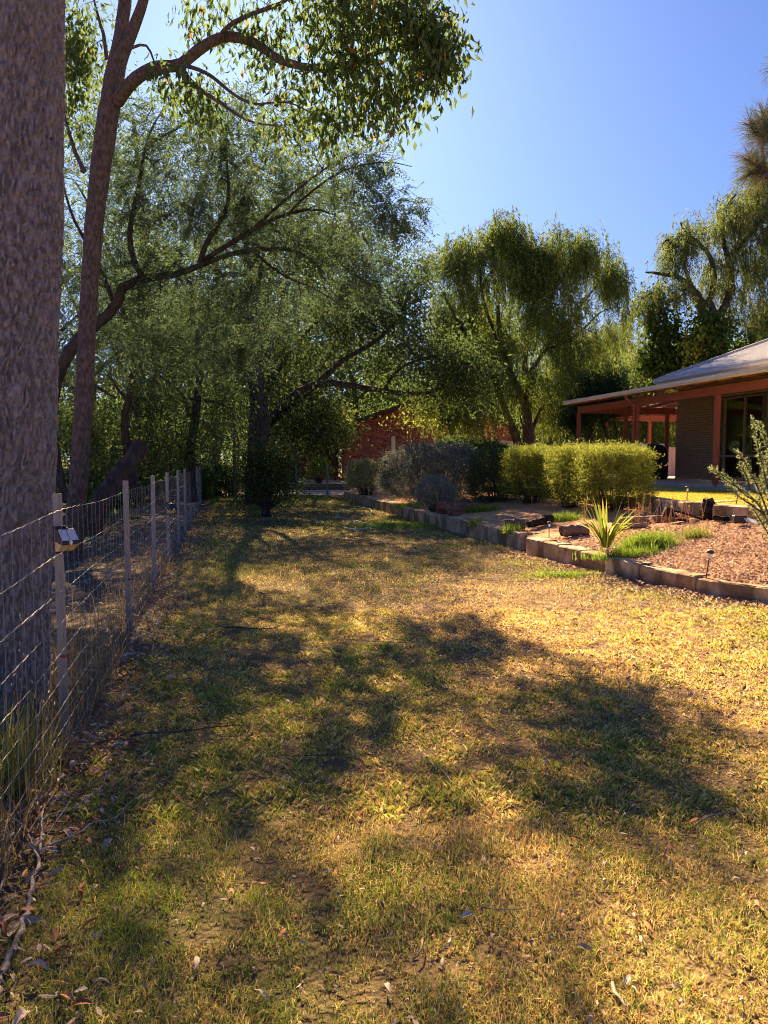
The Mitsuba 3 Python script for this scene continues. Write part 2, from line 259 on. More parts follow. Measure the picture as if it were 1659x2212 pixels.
# ---------------------------------------------------------------- grass
def blades(pos, h, w, lean, col, r, lod=3):
    """bent two-piece blades, three triangles each"""
    n = len(pos); a = r.uniform(0, 2 * np.pi, n); d = np.stack([np.cos(a), np.sin(a), 0 * a], -1); b = a + r.uniform(.6, 2.5, n); s = np.stack([np.cos(b), np.sin(b), 0 * a], -1)
    h, w, lean = (np.broadcast_to(x, (n,))[:, None] for x in (h, w, lean)); z = np.array([0, 0, 1.0])
    m = pos + z * h * .6 * np.sqrt(np.maximum(1 - lean ** 2 * .5, .1)) + d * h * lean * .45; t = pos + z * h * np.sqrt(np.maximum(1 - lean ** 2, .05)) + d * h * lean
    if lod < 3:
        v = np.stack([pos - s * w / 2, pos + s * w / 2, t] if lod == 1 else [pos - s * w / 2, pos + s * w / 2, m + s * w * .3, t], 1); k = v.shape[1]; F = np.array([[0, 1, 2]] if lod == 1 else [[0, 1, 2], [0, 2, 3]])
        return v.reshape(-1, 3), (F[None] + (np.arange(n) * k)[:, None, None]).reshape(-1, 3), np.repeat(col, k, axis=0)
    v = np.stack([pos - s * w / 2, pos + s * w / 2, m + s * w * .42, m - s * w * .42, t], 1).reshape(-1, 3)
    f = (np.array([[0, 1, 2], [0, 2, 3], [3, 2, 4]])[None] + (np.arange(n) * 5)[:, None, None]).reshape(-1, 3)
    return v, f, np.repeat(col, 5, axis=0)
def grass_col(g, n, r):
    st = 1.1 * np.array([[.64, .46, .15], [.70, .54, .22], [.54, .35, .12], [.62, .50, .16], [.44, .25, .10], [.74, .60, .32]])[r.integers(0, 6, n)]; gr = np.array([[.27, .33, .055], [.20, .27, .05], [.38, .38, .07]])[r.integers(0, 3, n)]
    pick = (r.uniform(0, 1, n) < g * .95)[:, None]; return np.where(pick, gr, st) * r.uniform(.7, 1.2, (n, 1))
gb = MB(); r = np.random.default_rng(11)
for y0, y1, dens, hh, ww, lod in ((1.7, 3.2, 15000, .032, .0030, 3), (3.2, 5, 9000, .034, .0038, 2), (5, 8, 5000, .036, .0052, 2), (8, 13, 2000, .042, .0085, 1), (13, 22, 650, .048, .014, 1), (22, 34.2, 260, .055, .024, 1)):
    xm = lambda y: np.minimum(wall_x(y) - .03, y * .56 + .5); xl = lambda y: np.maximum(fence_x(y) + .0, -y * .56 - .3)
    wmax = max(abs(xm(np.array([y0, y1]))).max(), abs(xl(np.array([y0, y1]))).max()); n = int(dens * (y1 - y0) * 2 * wmax)
    x, y = r.uniform(-wmax, wmax, n), r.uniform(y0, y1, n); g = green(x, y)
    c = .55 * sn(x, y, 8, 21) + .45 * sn(x, y, 19, 24) + .5 * (sn(x, y, 2.2, 22) - .5); keep = (x < xm(y)) & (x > xl(y)) & (c > .395 - .10 * r.uniform(-1, 1, n)) & (r.uniform(0, 1, n) < np.clip((x - fence_x(y)) / .5, 0.05, 1))
    x, y, g, c = x[keep], y[keep], g[keep], c[keep]; n = len(x)
    p = np.stack([x, y, lawn_z(x, y) - .004], -1)
    gb.add(*blades(p, hh * r.uniform(.5, 1.35, n) * (.75 + .5 * g) * (.55 + np.clip(c - .36, 0, .3) * 3.2), ww * r.uniform(.7, 1.2, n), r.uniform(.35, .97, n), grass_col(g, n, r), r, lod))
put('grass', gb, 'blade'); tag('grass', 'short dry straw and green grass blades of the lawn', 'grass', kind='stuff')
gb = MB(); n = 60000
uu, vv = r.uniform(9, 17, n), r.uniform(8.35, 12.2, n); p = L(0, 0) + uu[:, None] * DU + vv[:, None] * DV; p[:, 2] = UZ - .005
gb.add(*blades(p, r.uniform(.02, .04, n), .014, r.uniform(.3, .9, n), (np.array([.46, .39, .08]) * r.uniform(.6, 1.25, (n, 1))), r, 1))
put('grass_001', gb, 'blade'); tag('grass_001', 'short yellow grass of the terrace lawn', 'grass', kind='stuff')
def tuft(key, c, rad, n, h, w, label, cols=((.19, .30, .04), (.27, .36, .06), (.13, .22, .03)), lean=(.15, .9), cat='grass tuft', group=None, kind=None):
    r = np.random.default_rng(abs(hash_(key + label))); q = r.normal(0, .45, (n, 2)) * np.asarray(rad); z = (bed_z if c[0] > wall_x(c[1]) else lawn_z)(c[0] + q[:, 0], c[1] + q[:, 1])
    p = np.stack([c[0] + q[:, 0], c[1] + q[:, 1], z - .01], -1); cc = np.array(cols)[r.integers(0, len(cols), n)] * r.uniform(.7, 1.25, (n, 1))
    k = num(key); put(k, MB().add(*blades(p, h * r.uniform(.25, 1.25, n), w * r.uniform(.7, 1.2, n), r.uniform(*lean, n), cc, r)), 'blade'); return tag(k, label, cat, group, kind)
def hash_(s): return sum((i + 7) * ord(ch) * 131 for i, ch in enumerate(s)) % 1000003
tuft('grass_tuft', G(1398, 1176, .36), (.40, .20), 2200, .26, .007, 'biggest bright green grass clump on the mulch just behind the nearest wall')
tuft('grass_tuft', G(1500, 1158, .45), (.22, .15), 500, .20, .006, 'thin sparse grass clump in the middle of the red mulch', ((.30, .30, .08), (.22, .26, .06)))
tuft('grass_tuft', G(1212, 1120, .42), (.40, .25), 1500, .17, .008, 'green grass clump on orange soil behind the dark charred log')
tuft('grass_tuft', G(1040, 1103, .38), (.5, .2), 900, .20, .009, 'green grass clump beside the red rocks')
tuft('grass_tuft', G(1345, 1240, 0), (.5, .12), 1300, .17, .006, 'green weeds growing against the front of the nearest wall')
tuft('grass_tuft', G(1215, 1245, 0), (.5, .16), 1500, .10, .006, 'low green weedy patch on the lawn before the nearest wall')
tuft('grass_tuft', G(1108, 1182, 0), (.25, .1), 350, .20, .007, 'small green tuft at the end of the long wall by the gap')
tuft('grass_tuft', G(1030, 1162, 0), (.18, .1), 220, .24, .007, 'upright green tuft halfway along the long wall')
tuft('grass_tuft', G(890, 1118, 0), (.5, .5), 700, .22, .010, 'loose green grass at the foot of the long wall near the grey bush', ((.22, .32, .05), (.28, .36, .07)), kind='stuff')
tuft('grass_tuft', G(860, 1138, 0), (1.3, .5), 2600, .13, .010, 'sunlit bright green grass patch across the lawn', ((.24, .34, .05), (.30, .38, .06)))
tuft('grass_tuft', G(12, 1720, 0), (.16, .22), 420, .42, .005, 'long green grass at the foot of the big grey trunk', ((.12, .17, .04), (.20, .22, .06)))
# ---------------------------------------------------------------- leaf litter and chips
def curled(pos, az, length, width, curl, col, r, lift=.01, lod=0):
    """curled dead leaves: three cross rows and two tips, arched along the midrib"""
    n = len(pos); s = np.linspace(-.5, .5, 5)[None, :, None]; wv = np.array([.0, .8, 1, .7, .0])[None, :, None]
    d = np.stack([np.cos(az), np.sin(az), r.normal(0, .25, n)], -1); d = nrm(d)[:, None]; e = nrm(np.stack([-np.sin(az), np.cos(az), r.normal(0, .55, n)], -1))[:, None]
    up = np.cross(d[:, 0], e[:, 0])[:, None]; up = up * np.sign(up[..., 2:] + 1e-6); ln, wd, cu = (np.broadcast_to(x, (n,))[:, None, None] for x in (length, width, curl))
    mid = pos[:, None] + d * s * ln + up * ((.25 - s ** 2) * cu * ln * 2.2 + lift); lf = mid + e * wd / 2 * wv + up * wd * .45 * wv * cu * 2; rt = mid - e * wd / 2 * wv + up * wd * .45 * wv * cu * 2
    if lod:
        v = np.stack([mid[:, 0], lf[:, 2], mid[:, 4], rt[:, 2]], 1).reshape(-1, 3); F = np.array([[0, 3, 1], [1, 3, 2]])
        return v, (F[None] + (np.arange(n) * 4)[:, None, None]).reshape(-1, 3), np.repeat(col, 4, axis=0)
    v = np.stack([mid[:, 0], lf[:, 1], mid[:, 1], rt[:, 1], lf[:, 2], mid[:, 2], rt[:, 2], lf[:, 3], mid[:, 3], rt[:, 3], mid[:, 4]], 1).reshape(-1, 3)
    F = np.array([[0, 2, 1], [0, 3, 2], [1, 2, 5], [1, 5, 4], [2, 3, 6], [2, 6, 5], [4, 5, 8], [4, 8, 7], [5, 6, 9], [5, 9, 8], [7, 8, 10], [8, 9, 10]])
    return v, (F[None] + (np.arange(n) * 11)[:, None, None]).reshape(-1, 3), np.repeat(col, 11, axis=0)
LC = np.array([[.30, .11, .05], [.22, .10, .06], [.40, .30, .23], [.42, .33, .26], [.33, .24, .18], [.16, .10, .07], [.44, .20, .08]])
def litter(key, x, y, zf, lmin, lmax, label, cat='leaf litter', pal=LC, lod=0):
    r = np.random.default_rng(len(x)); n = len(x); p = np.stack([x, y, zf(x, y) + .004], -1); ln = r.uniform(lmin, lmax, n)
    a, w, cu, cl = r.uniform(0, 6.28, n), ln * r.uniform(.22, .38, n), r.uniform(-.1, .55, n), pal[r.integers(0, len(pal), n)] * r.uniform(.6, 1.25, (n, 1)); mb = MB()
    for g, l in ((p[:, 1] < 6.5, lod), (p[:, 1] >= 6.5, 1)):
        if g.any(): mb.add(*curled(p[g], a[g], ln[g], w[g], cu[g], cl[g], r, .006, l))
    put(key, mb, 'painted')
    tag(key, label, cat, kind='stuff')
n = 5200; y = r.uniform(1.4, 26, n) ** 1.0; y = 1.4 + (y - 1.4) ** 1.25 / 24.6 ** .25; off = np.where(r.uniform(0, 1, n) < .5, np.abs(r.normal(0, 1, n)) * np.clip(.10 + y * .035, 0, .34), -np.abs(r.normal(0, 1.6, n)))
litter('leaf_litter', fence_x(y) + off, y, lambda x, y: lawn_z(x, y) + .012 + np.where(x < fence_x(y), .07, 0), .035, .085, 'drift of curled dead leaves along the foot of the wire fence')
n = 3000; y = r.uniform(6, 12.8, n); litter('leaf_litter_001', wall_x(y) - np.abs(r.normal(0, .32, n)) - .02, y, lawn_z, .04, .09, 'red and pale dead leaves gathered along the front of the nearest wall')
n = 34000; y = 6.2 + 6.5 * r.uniform(0, 1, n) ** 1.2; x = wall_x(y) + .2 + 3.4 * r.uniform(0, 1, n)
litter('mulch', x, y, bed_z, .018, .062, 'reddish bark chip mulch covering the nearest garden bed', 'mulch', np.array([[.31, .165, .10], [.24, .13, .09], [.43, .28, .18], [.56, .44, .32], [.13, .08, .06], [.36, .20, .125], [.30, .23, .18]]), 1)
n = 9000; y = 1.7 + 24 * r.uniform(0, 1, n) ** 1.5; x = fence_x(y) + .3 + (wall_x(y) - fence_x(y) - .3) * r.uniform(0, 1, n)
litter('leaf_litter_002', x, y, lambda x, y: lawn_z(x, y) + .014, .012, .04, 'small dead leaf scraps and chips scattered all over the lawn', lod=1)
n = 9000; y = r.uniform(4.5, 13.5, n); x = wall_x(y) - .05 - 4.2 * r.uniform(0, 1, n) ** 1.5; k = x > fence_x(y) + .2
litter('leaf_litter_004', x[k], y[k], lambda x, y: lawn_z(x, y) + .018, .022, .065, 'red-brown and pale leaf bits strewn over the sunlit lawn before the nearest wall', lod=1)
n = 700; y = r.uniform(17, 23, n); litter('leaf_litter_003', G(600, 1132)[0] + r.normal(0, .7, n), G(600, 1132)[1] + r.normal(0, .45, n), lambda x, y: lawn_z(x, y) + .012, .05, .1, 'dark patch of mulch and leaves on the lawn before the leafy bush', 'leaf litter', np.array([[.06, .045, .035], [.10, .07, .05], [.2, .14, .1]]))
# single fallen leaves, the ones that can be counted
LEAVES = [(1000, 1940, 0), (1380, 1990, 2), (820, 1965, 1), (1500, 1782, 0), (1005, 1750, 0), (610, 2032, 0), (690, 2010, 3), (500, 1942, 0), (250, 1990, 1), (130, 2148, 0), (420, 2105, 3), (840, 2150, 3), (1075, 2040, 2), (890, 1975, 2),
          (1260, 1795, 1), (1520, 2000, 1), (1400, 2010, 0), (1455, 1835, 0), (1430, 1920, 1), (1545, 1855, 1), (1010, 1985, 3), (700, 1900, 2), (545, 1845, 3), (1240, 1822, 0), (1330, 1738, 1), (800, 1580, 3), (990, 1595, 2), (1110, 1545, 3), (1330, 1400, 0),
          (690, 1470, 1), (620, 1520, 3), (760, 1700, 1), (880, 1720, 3), (950, 1660, 2), (1230, 1580, 3), (1440, 1560, 0), (1560, 1640, 1), (1600, 1700, 3), (1180, 1660, 2), (420, 1510, 0), (560, 1430, 3), (480, 1640, 2), (330, 1660, 3), (900, 1380, 1), (1040, 1450, 3),
          (1150, 1360, 0), (1490, 1420, 3), (1580, 1500, 1), (760, 1290, 1), (640, 1260, 0), (800, 1245, 1), (1265, 2060, 2), (1350, 2130, 3), (300, 1850, 1), (260, 1705, 0), (430, 1560, 3), (1620, 1860, 3), (1640, 1960, 0), (1560, 2080, 1), (720, 2120, 1), (560, 2170, 3), (960, 2090, 3)]
NM = ['russet fallen leaf, flat and orange-red, lying on the open lawn', 'dark brown curled fallen leaf lying on the open lawn', 'grey-brown folded fallen leaf lying on the open lawn', 'pale bleached fallen leaf lying on the open lawn']
LCOL = np.array([[.42, .13, .05], [.22, .105, .06], [.28, .20, .14], [.44, .34, .25]]); r = np.random.default_rng(23)
for px, py, t in LEAVES:
    p = G(px, py); p[2] = lawn_z(p[:1], p[1:2])[0] + .012; ln = r.uniform(.04, .062)
    k = num('fallen_leaf'); put(k, MB().add(*curled(p[None], r.uniform(0, 6.28, 1), ln, ln * r.uniform(.22, .34), [.12, .4, .55, .3][t] * r.uniform(.7, 1.2), LCOL[t][None] * r.uniform(.8, 1.2), r)), 'painted', True)
    col_ = 'leftmost strip|left half|middle|right half|rightmost strip'.split('|')[min(4, int(px / 332))]; row_ = 'far|upper|central|lower|nearest'.split('|')[min(4, max(0, int((py - 1200) / 203)))]
    tag(k, NM[t].replace('open lawn', f'lawn, {row_} part, {col_}'), 'leaf', ['russet leaves on the lawn', 'dark brown leaves on the lawn', 'folded grey-brown leaves on the lawn', 'pale leaves on the lawn'][t])
# ---------------------------------------------------------------- wire fence
PU = [4.45 - 2.62, 4.45, 7.10, 9.62, 12.1, 14.7, 17.3, 20.0, 22.6, 25.3, 28.0]; PH = 1.375
tag('wire_fence', 'wire mesh fence on steel posts running along the left side of the lawn', 'fence')
def plate(w, h, th, holes):
    g = sbox(0, 0, w, h)
    if holes:
        for z in np.arange(.08, h - .03, .085): g = g.difference(Point(w * .5, z).buffer(.0042, 3))
    m = trimesh.creation.extrude_polygon(g, th, engine='earcut'); v = np.array(m.vertices) - [0, 0, th / 2]; return v[:, [0, 2, 1]] * [1, 1, 1], np.array(m.faces)[:, ::-1]
for i, u in enumerate(PU):
    b = L(u, FV, -.05); mb = MB(); lean = RNG.normal(0, .006, 2)
    if i in (0, 1): b = G(145, 1612) if i == 1 else b; b[2] = -.05
    for a, w in ((196, .033), (-30, .020), (84, .02)):
        v, f = plate(w, PH + .05, .0055, i < 5 and a == 200); c, s = math.cos(math.radians(a)), math.sin(math.radians(a))
        q = np.stack([v[:, 0] * c - v[:, 1] * s, v[:, 0] * s + v[:, 1] * c, v[:, 2]], -1); q[:, :2] += q[:, 2:] * lean; mb.add(q + b, f)
    k = put(num('wire_fence__post'), mb, 'galvanised')
    if i < 5: mb = MB(); [mb.add(*lathe(b + [0, 0, z], [(.024, -.007), (.024, .007)], 8)) for z in ((.55, .10) if i else (.1,))]; put(k + '__red_tie', mb, bs('tie_red', princ((.30, .04, .04), .6, .3)) if 'tie_red' not in scene else 'tie_red')
ZW = [1.30, 1.085, .90, .745, .60, .46, .33, .21, .10]; ufine = np.r_[np.arange(.6, 12, .03), np.arange(12, 28.3, .15)]
sag = lambda u, z: z - .02 * np.abs(np.sin((u - 4.45) / 2.62 * np.pi)) ** 2 * (z / 1.3)
for i, z in enumerate(ZW):
    r = np.random.default_rng(60 + i); ph = r.uniform(0, 6); amp = .0018 if i < 6 else .0012
    p = L(0, FV + .03) + ufine[:, None] * DU + np.stack([0 * ufine, 0 * ufine, sag(ufine, z) + amp * np.sin(ufine * 42 + ph) + .006 * np.sin(ufine * 3.1 + ph)], -1)
    put(num('wire_fence__line_wire'), MB().add(*tube(p,   .0017 if i < 3 else .0011, 5)), 'wire_zinc', True)
mb = MB(); us = np.arange(.75, 28.2, .152); us = us + RNG.normal(0, .006, len(us))
for i, u in enumerate(us):
    zz = np.linspace(.08, 1.30, 9); p = L(u, FV + .034) + np.stack([0 * zz, 0 * zz, zz], -1) + DU * (.006 * np.sin(zz * 9 + i * 2.1))[:, None]; p[-1, 2] = sag(u, 1.30)
    if u < 15: put(num('wire_fence__stay_wire'), MB().add(*tube(p, .0010, 4)), 'wire_zinc')
    else: mb.add(*tube(p, .0013, 3))
k = put('wire_fence__stay_wires_beyond', mb, 'wire_zinc'); labels[k] = {'kind': 'stuff'}
# solar light tied to the near post, a second one far along
def solar_light(c, s, label, cell='solar_cell'):
    k = num('solar_light'); q = nrm(np.array([.80, -.60, 0])); ax = np.array([np.cross(q, [0, 0, 1.0]), q, [0, 0, 1.0]]); ax[0] *= 1
    put(k + '__back_plate', MB().add(*rbox(c, np.array([.125, .012, .17]) * s, ax, .003)), 'black_plastic')
    prof = np.array([[0, .068], [.035, .068], [.088, -.005], [.088, -.024], [0, -.004]]) * s; w = .118 * s
    def prism(pr, w0, w1): 
        n = len(pr); v = np.vstack([np.c_[np.full(n, x), pr] for x in (w0, w1)]); F = [[j, (j + 1) % n, (j + 1) % n + n, j + n] for j in range(n)]; t = []
        for a, b2, c2, d in F: t += [[a, c2, b2], [a, d, c2]]
        for j in range(1, n - 1): t += [[0, j, j + 1], [n, n + j + 1, n + j]]
        return v @ ax + c, np.array(t)
    put(k + '__body', MB().add(*prism(prof, -w / 2, w / 2)), 'black_plastic')
    put(k + '__lens', MB().add(*prism(np.array([[.006, -.008], [.084, -.026], [.030, -.068], [.006, -.068]]) * s, -w * .47, w * .47)), 'lamp_lens')
    n = nrm(np.array([.073, .053])); o = np.array([.0615, .0315]) * s + n * .002; t = np.array([n[1], -n[0]]) * .040 * s
    for x0, x1 in ((-.46, -.015), (.015, .46)):
        v = np.array([[x * w, *(o + t * e)] for x, e in ((x0, -1), (x1, -1), (x1, 1), (x0, 1))]); put(num(k + '__solar_cell'), MB().add(v @ ax + c, np.array([[0, 2, 1], [0, 3, 2]])), cell)
    put(k + '__sensor', MB().tm(trimesh.creation.icosphere(2, .012 * s).apply_scale([.8, .8, 1.3]).apply_translation(c + (np.array([0, .092, -.012]) * s) @ ax)), 'white_plastic', True)
    a = np.linspace(0, 2 * np.pi, 14); put(k + '__cable_tie', MB().add(*tube(c + np.stack([.035 * np.cos(a), -.03 + .035 * np.sin(a), .074 * s + .004 * np.sin(3 * a)], -1), .003, 5)), 'black_plastic')
    tag(k, label, 'solar light')
b = G(145, 1612); solar_light(np.array([b[0] + .03, b[1] - .055, 1.135]), .86, 'black solar wall light with a wood-coloured lens tied to the nearest fence post')
b = L(PU[4], FV); solar_light(b + np.array([.03, -.05, .83]), 1.1, 'small black solar light tied to a post further along the fence', 'black_plastic')
# ---------------------------------------------------------------- fallen branches and twigs
def branch(key, lines, mat, label, cat='branch', sides=6):
    mb = MB()
    for pts, r0, r1, h0, h1 in lines:
        p = np.array([G(*q) for q in pts]); n = len(p); t = np.linspace(0, 1, n); p[:, 2] = lawn_z(p[:, 0], p[:, 1]) + h0 + (h1 - h0) * t + .012
        q, rr = smoothline(p, r0 + (r1 - r0) * t, .03); k = len(q); q[1:-1] += RNG.normal(0, r1 * .5 + .0006, (k - 2, 3)); mb.add(*tube(q, rr * (1 + .12 * np.sin(np.arange(k) * 1.9)), sides))
    put(key, mb, mat, True); return tag(key, label, cat)
Z6 = lambda *p: [(x * .3056, 1536 + y * .3056) for x, y in p]
branch(num('fallen_branch'), [(Z6((-40, 2120), (40, 1890), (100, 1750), (150, 1580), (200, 1430), (230, 1280), (250, 1180), (275, 1100)), .011, .008, .01, .02), (Z6((275, 1098), (220, 1010), (170, 915), (100, 870), (72, 790), (70, 740)), .0055, .003, .02, .06),
    (Z6((105, 862), (250, 760), (330, 700), (370, 610), (355, 560), (310, 500)), .0028, .0015, .05, .08), (Z6((285, 1060), (295, 1000), (300, 900), (315, 760)), .006, .003, .02, .05), (Z6((305, 862), (380, 815), (500, 795), (600, 735), (700, 665), (740, 590), (790, 495), (830, 485)), .0042, .0022, .03, .06),
    (Z6((790, 498), (765, 415)), .0018, .001, .06, .07), (Z6((780, 520), (820, 590), (890, 640)), .002, .001, .055, .02), (Z6((350, 1020), (470, 970), (600, 910), (650, 870), (800, 845), (870, 780), (950, 710), (1000, 670)), .0042, .0015, .02, .04), (Z6((780, 800), (870, 880), (880, 780)), .002, .001, .03, .02), (Z6((330, 960), (400, 870), (470, 790), (540, 700)), .0028, .001, .02, .06)],
    'twig_dead', 'long pale forked dead branch lying in the near left corner by the fence')
branch(num('fallen_branch'), [([(283, 1606), (330, 1598), (400, 1594), (450, 1588), (510, 1583), (545, 1590)], .007, .002, .03, .04), ([(400, 1594), (440, 1580), (500, 1578), (536, 1570)], .003, .001, .03, .07), ([(180, 1640), (215, 1618), (290, 1612)], .004, .003, .02, .03), ([(452, 1588), (470, 1600), (540, 1598)], .003, .001, .03, .02)], 'twig_dark', 'dark forked branch lying across the lawn behind the nearest post')
branch(num('fallen_branch'), [([(484, 1365), (520, 1363), (560, 1366), (606, 1361)], .008, .004, .02, .02)], 'twig_dark', 'straight dark stick lying on the shaded lawn in the middle distance')
TW = [([(908, 1626), (930, 1655), (955, 1670), (990, 1710), (1050, 1718), (1090, 1740), (1128, 1765)], .0032, 'thin bent pale twig in the middle of the lawn', 'twig_dead'), ([(450, 1530), (500, 1505), (545, 1488), (600, 1492), (650, 1500)], .003, 'thin arched twig on the shaded lawn left of centre', 'twig_dead'),
      ([(630, 1640), (700, 1636), (760, 1637)], .003, 'short dark twig left of the middle of the lawn', 'twig_dark'), ([(760, 1640), (820, 1600), (850, 1590)], .0025, 'slanting thin twig just left of the middle of the lawn', 'twig_dead'), ([(690, 1388), (760, 1390), (830, 1395), (910, 1393)], .004, 'long thin stick lying at the edge of the shade', 'twig_dead'),
      ([(1180, 1463), (1240, 1468), (1290, 1476)], .0035, 'thin dark twig on the straw-coloured grass', 'twig_dark'), ([(1322, 2135), (1335, 2165), (1352, 2195)], .006, 'short thick pale stick at the bottom right', 'twig_dead'), ([(1030, 1972), (1085, 1978), (1150, 1973)], .0028, 'thin straight grey twig in the lower middle', 'twig_dead'),
      ([(900, 2080), (912, 2060), (914, 2040)], .003, 'small bent pale twig in the lower middle', 'twig_dead'), ([(1237, 1818), (1255, 1826), (1275, 1845)], .003, 'short dark twig right of the middle', 'twig_dark'), ([(1010, 1255), (1100, 1262), (1175, 1258)], .0035, 'thin dark twig on the lawn before the gap in the walls', 'twig_dark'),
      ([(180, 1630), (260, 1600), (330, 1560)], .003, 'long thin dead twig beside the nearest post', 'twig_dark'), ([(1120, 1170), (1060, 1178), (960, 1192)], .004, 'thin stick on the lawn near the end of the long wall', 'twig_dead'), ([(1500, 1795), (1560, 1770), (1600, 1768)], .003, 'thin dead twig near the right edge of the lawn', 'twig_dead')]
for pts, rr, lab, m in TW: branch(num('twig'), [(pts, rr, rr * .5, .014, .018)], m, lab, 'twig', 5)
put('garden_hose', MB().add(*tube(smoothline([G(*q, .03) for q in ((715, 1083), (745, 1092), (780, 1096), (800, 1100), (795, 1112), (740, 1102), (728, 1110), (745, 1120), (800, 1139), (770, 1143), (745, 1140), (750, 1134), (790, 1133))], [.013] * 13, .05)[0], .013, 6)), 'hose_green', True)
tag('garden_hose', 'pale garden hose looped on the grass by the long wall', 'hose')
# ---------------------------------------------------------------- garden bed: stake lights, logs, rocks, plants
def stake(px, py, z, h, label, leanx=0.0):
    k = num('stake_light'); c = G(px, py, z); c[2] -= .02; a = nrm(np.array([leanx, 0, 1.0])); ax = np.array([nrm(np.cross([0, 1.0, 0], a)), [0, 1.0, 0], a]); s = h / .31
    put(k + '__stake', MB().add(*lathe(c, [(.001, 0), (.008, .01), (.008, h * .70), (.001, h * .71)], 8, ax)), 'black_plastic')
    put(k + '__lamp', MB().add(*lathe(c, np.array([(.002, .216), (.017, .217), (.023, .27), (.022, .271), (.002, .271)]) * [s, s], 12, ax)), 'clear_plastic', 40)
    put(k + '__cap', MB().add(*lathe(c, np.array([(.002, .268), (.034, .268), (.034, .300), (.028, .306), (.002, .307)]) * [s, s], 14, ax)), 'black_plastic', 30)
    tag(k, label, 'solar stake light', 'solar stake lights in the garden')
stake(1525, 1246, .20, .34, 'black solar stake light nearest the camera, leaning behind the nearest wall', .14)
stake(1186, 1160, .32, .27, 'black solar stake light at the corner where the nearest wall begins')
stake(1108, 1142, .32, .24, 'black solar stake light in front of the sawn log')
stake(1381, 1131, .50, .19, 'black solar stake light in front of the sleeper boards behind the strappy plant')
stake(1484, 1083, UZ, .30, 'upright solar stake light on the terrace lawn edge')
stake(1590, 1089, UZ, .27, 'leaning solar stake light on the terrace wall beside the spiky shrub', .15)
stake(763, 1066, .30, .24, 'tiny solar stake light at the far end of the long wall')
def logm(p0, p1, r0, r1, seed, rough=.012, hollow=0, sides=20, n=14):
    t = np.linspace(0, 1, n)[:, None]; p = np.asarray(p0) * (1 - t) + np.asarray(p1) * t; v, f = tubes(p[None], (r0 + (r1 - r0) * t[:, 0])[None], sides, not hollow); c = np.repeat(p, sides, axis=0)
    d = v - c; v = c + d * (1 + (meshkit.fbm(v * 7 + seed, 3, seed)[:, None] - .5) * rough / max(r0, .01) * 2.4)
    return v, f
b = G(1090, 1143, .31); e = G(1133, 1142, .31); put('log__bark', MB().add(*logm(b + [0, .10, .085], e + [0, 0, .09], .085, .098, 1)), 'bark_brown', 40)
d = nrm(e - b + np.array([0, -.1, 0])); put('log__cut_end', MB().add(*cyl(e + [0, 0, .09], e + [0, 0, .09] + d * .008, .092, 18)), 'end_grain'); tag('log', 'short sawn log with an orange cut end lying on the bed', 'log')
put('charred_log', MB().add(*logm(G(1144, 1140, .34) + [0, .05, .05], G(1190, 1132, .36) + [0, .1, .10], .06, .085, 4, .03)), 'char_wood', 40); tag('charred_log', 'black charred log lying beside the sawn log', 'log')
b, e = G(1212, 1160, .30) + [0, 0, .08], G(1266, 1158, .32) + [.05, .12, .10]; put('hollow_log', MB().add(*logm(b, e, .085, .11, 9, .05, 1)).add(*logm(b, e, .06, .085, 12, .04, 1)), 'old_timber', 40); tag('hollow_log', 'weathered grey hollow log in front of the strappy plant', 'log')
m = trimesh.creation.icosphere(4, 1.0); v = np.array(m.vertices); v = v * (1 + (meshkit.fbm(v * 1.6 + 4, 4, 3)[:, None] - .5) * .9); s = nrm(v)
mb = MB().add(v * [.13, .12, .19] + G(1531, 1117, .6) + [0, 0, .12], m.faces); mb.add(*logm(G(1545, 1126, .58) + [0, 0, .05], G(1585, 1124, .58) + [.1, .1, .02], .05, .02, 6, .02)); put('burnt_stump', mb, 'char_wood', True); tag('burnt_stump', 'dark burnt stump chunk standing on the mulch before the upper wall', 'stump')
for i, (a, b2, z, h) in enumerate((((1340, 1134), (1462, 1128), .46, .13), ((1330, 1141), (1400, 1140), .42, .08))):
    p, q = G(*a, z), G(*b2, z + .03); c = (p + q) / 2; d = nrm(q - p); ax = np.array([d, nrm(np.cross([0, 0, 1.0], d)), [0, 0, 1.0]]); ax[2] = np.cross(ax[0], ax[1])
    put(num('timber_board'), MB().add(*rbox(c + [0, 0, h / 2], (np.linalg.norm(q - p), .16, h), ax, .02, .08, .02, i)), 'old_timber', 40); tag('timber_board' + ('' if i == 0 else '_001'), ['long weathered sleeper board lying behind the dry stalks', 'short low weathered board by the strappy plant'][i], 'timber board')
p, q = G(1470, 1126, .52), G(1548, 1130, .52); put('timber_board_002', MB().add(*rbox((p + q) / 2 + [-.25, 0, .09], (.7, .12, .15), np.array([[.96, 0, -.26], [0, 1, 0], [.26, 0, .96]]), .02, .06, .02, 8)), 'char_wood', 40); tag('timber_board_002', 'dark tilted timber offcut left of the burnt stump', 'timber board')
for i, (px, py, s) in enumerate(((1402, 1131, (.05, .03, .13)), (1488, 1130, (.09, .05, .07)))): put(num('wood_offcut'), MB().add(*rbox(G(px, py, .52) + [0, -.15, .05], s, np.array([[.8, 0, .6], [0, 1, 0], [-.6, 0, .8]]) if i == 0 else None, .006)), bs('pale_wood', princ((.50, .36, .22), .85, .2)) if i == 0 else 'pale_wood'); tag(num('wood_offcut_') if 0 else ['wood_offcut', 'wood_offcut_001'][i], ['pale wooden wedge leaning on the sleeper board', 'pale square wood block beside the dark offcut'][i], 'wood offcut')
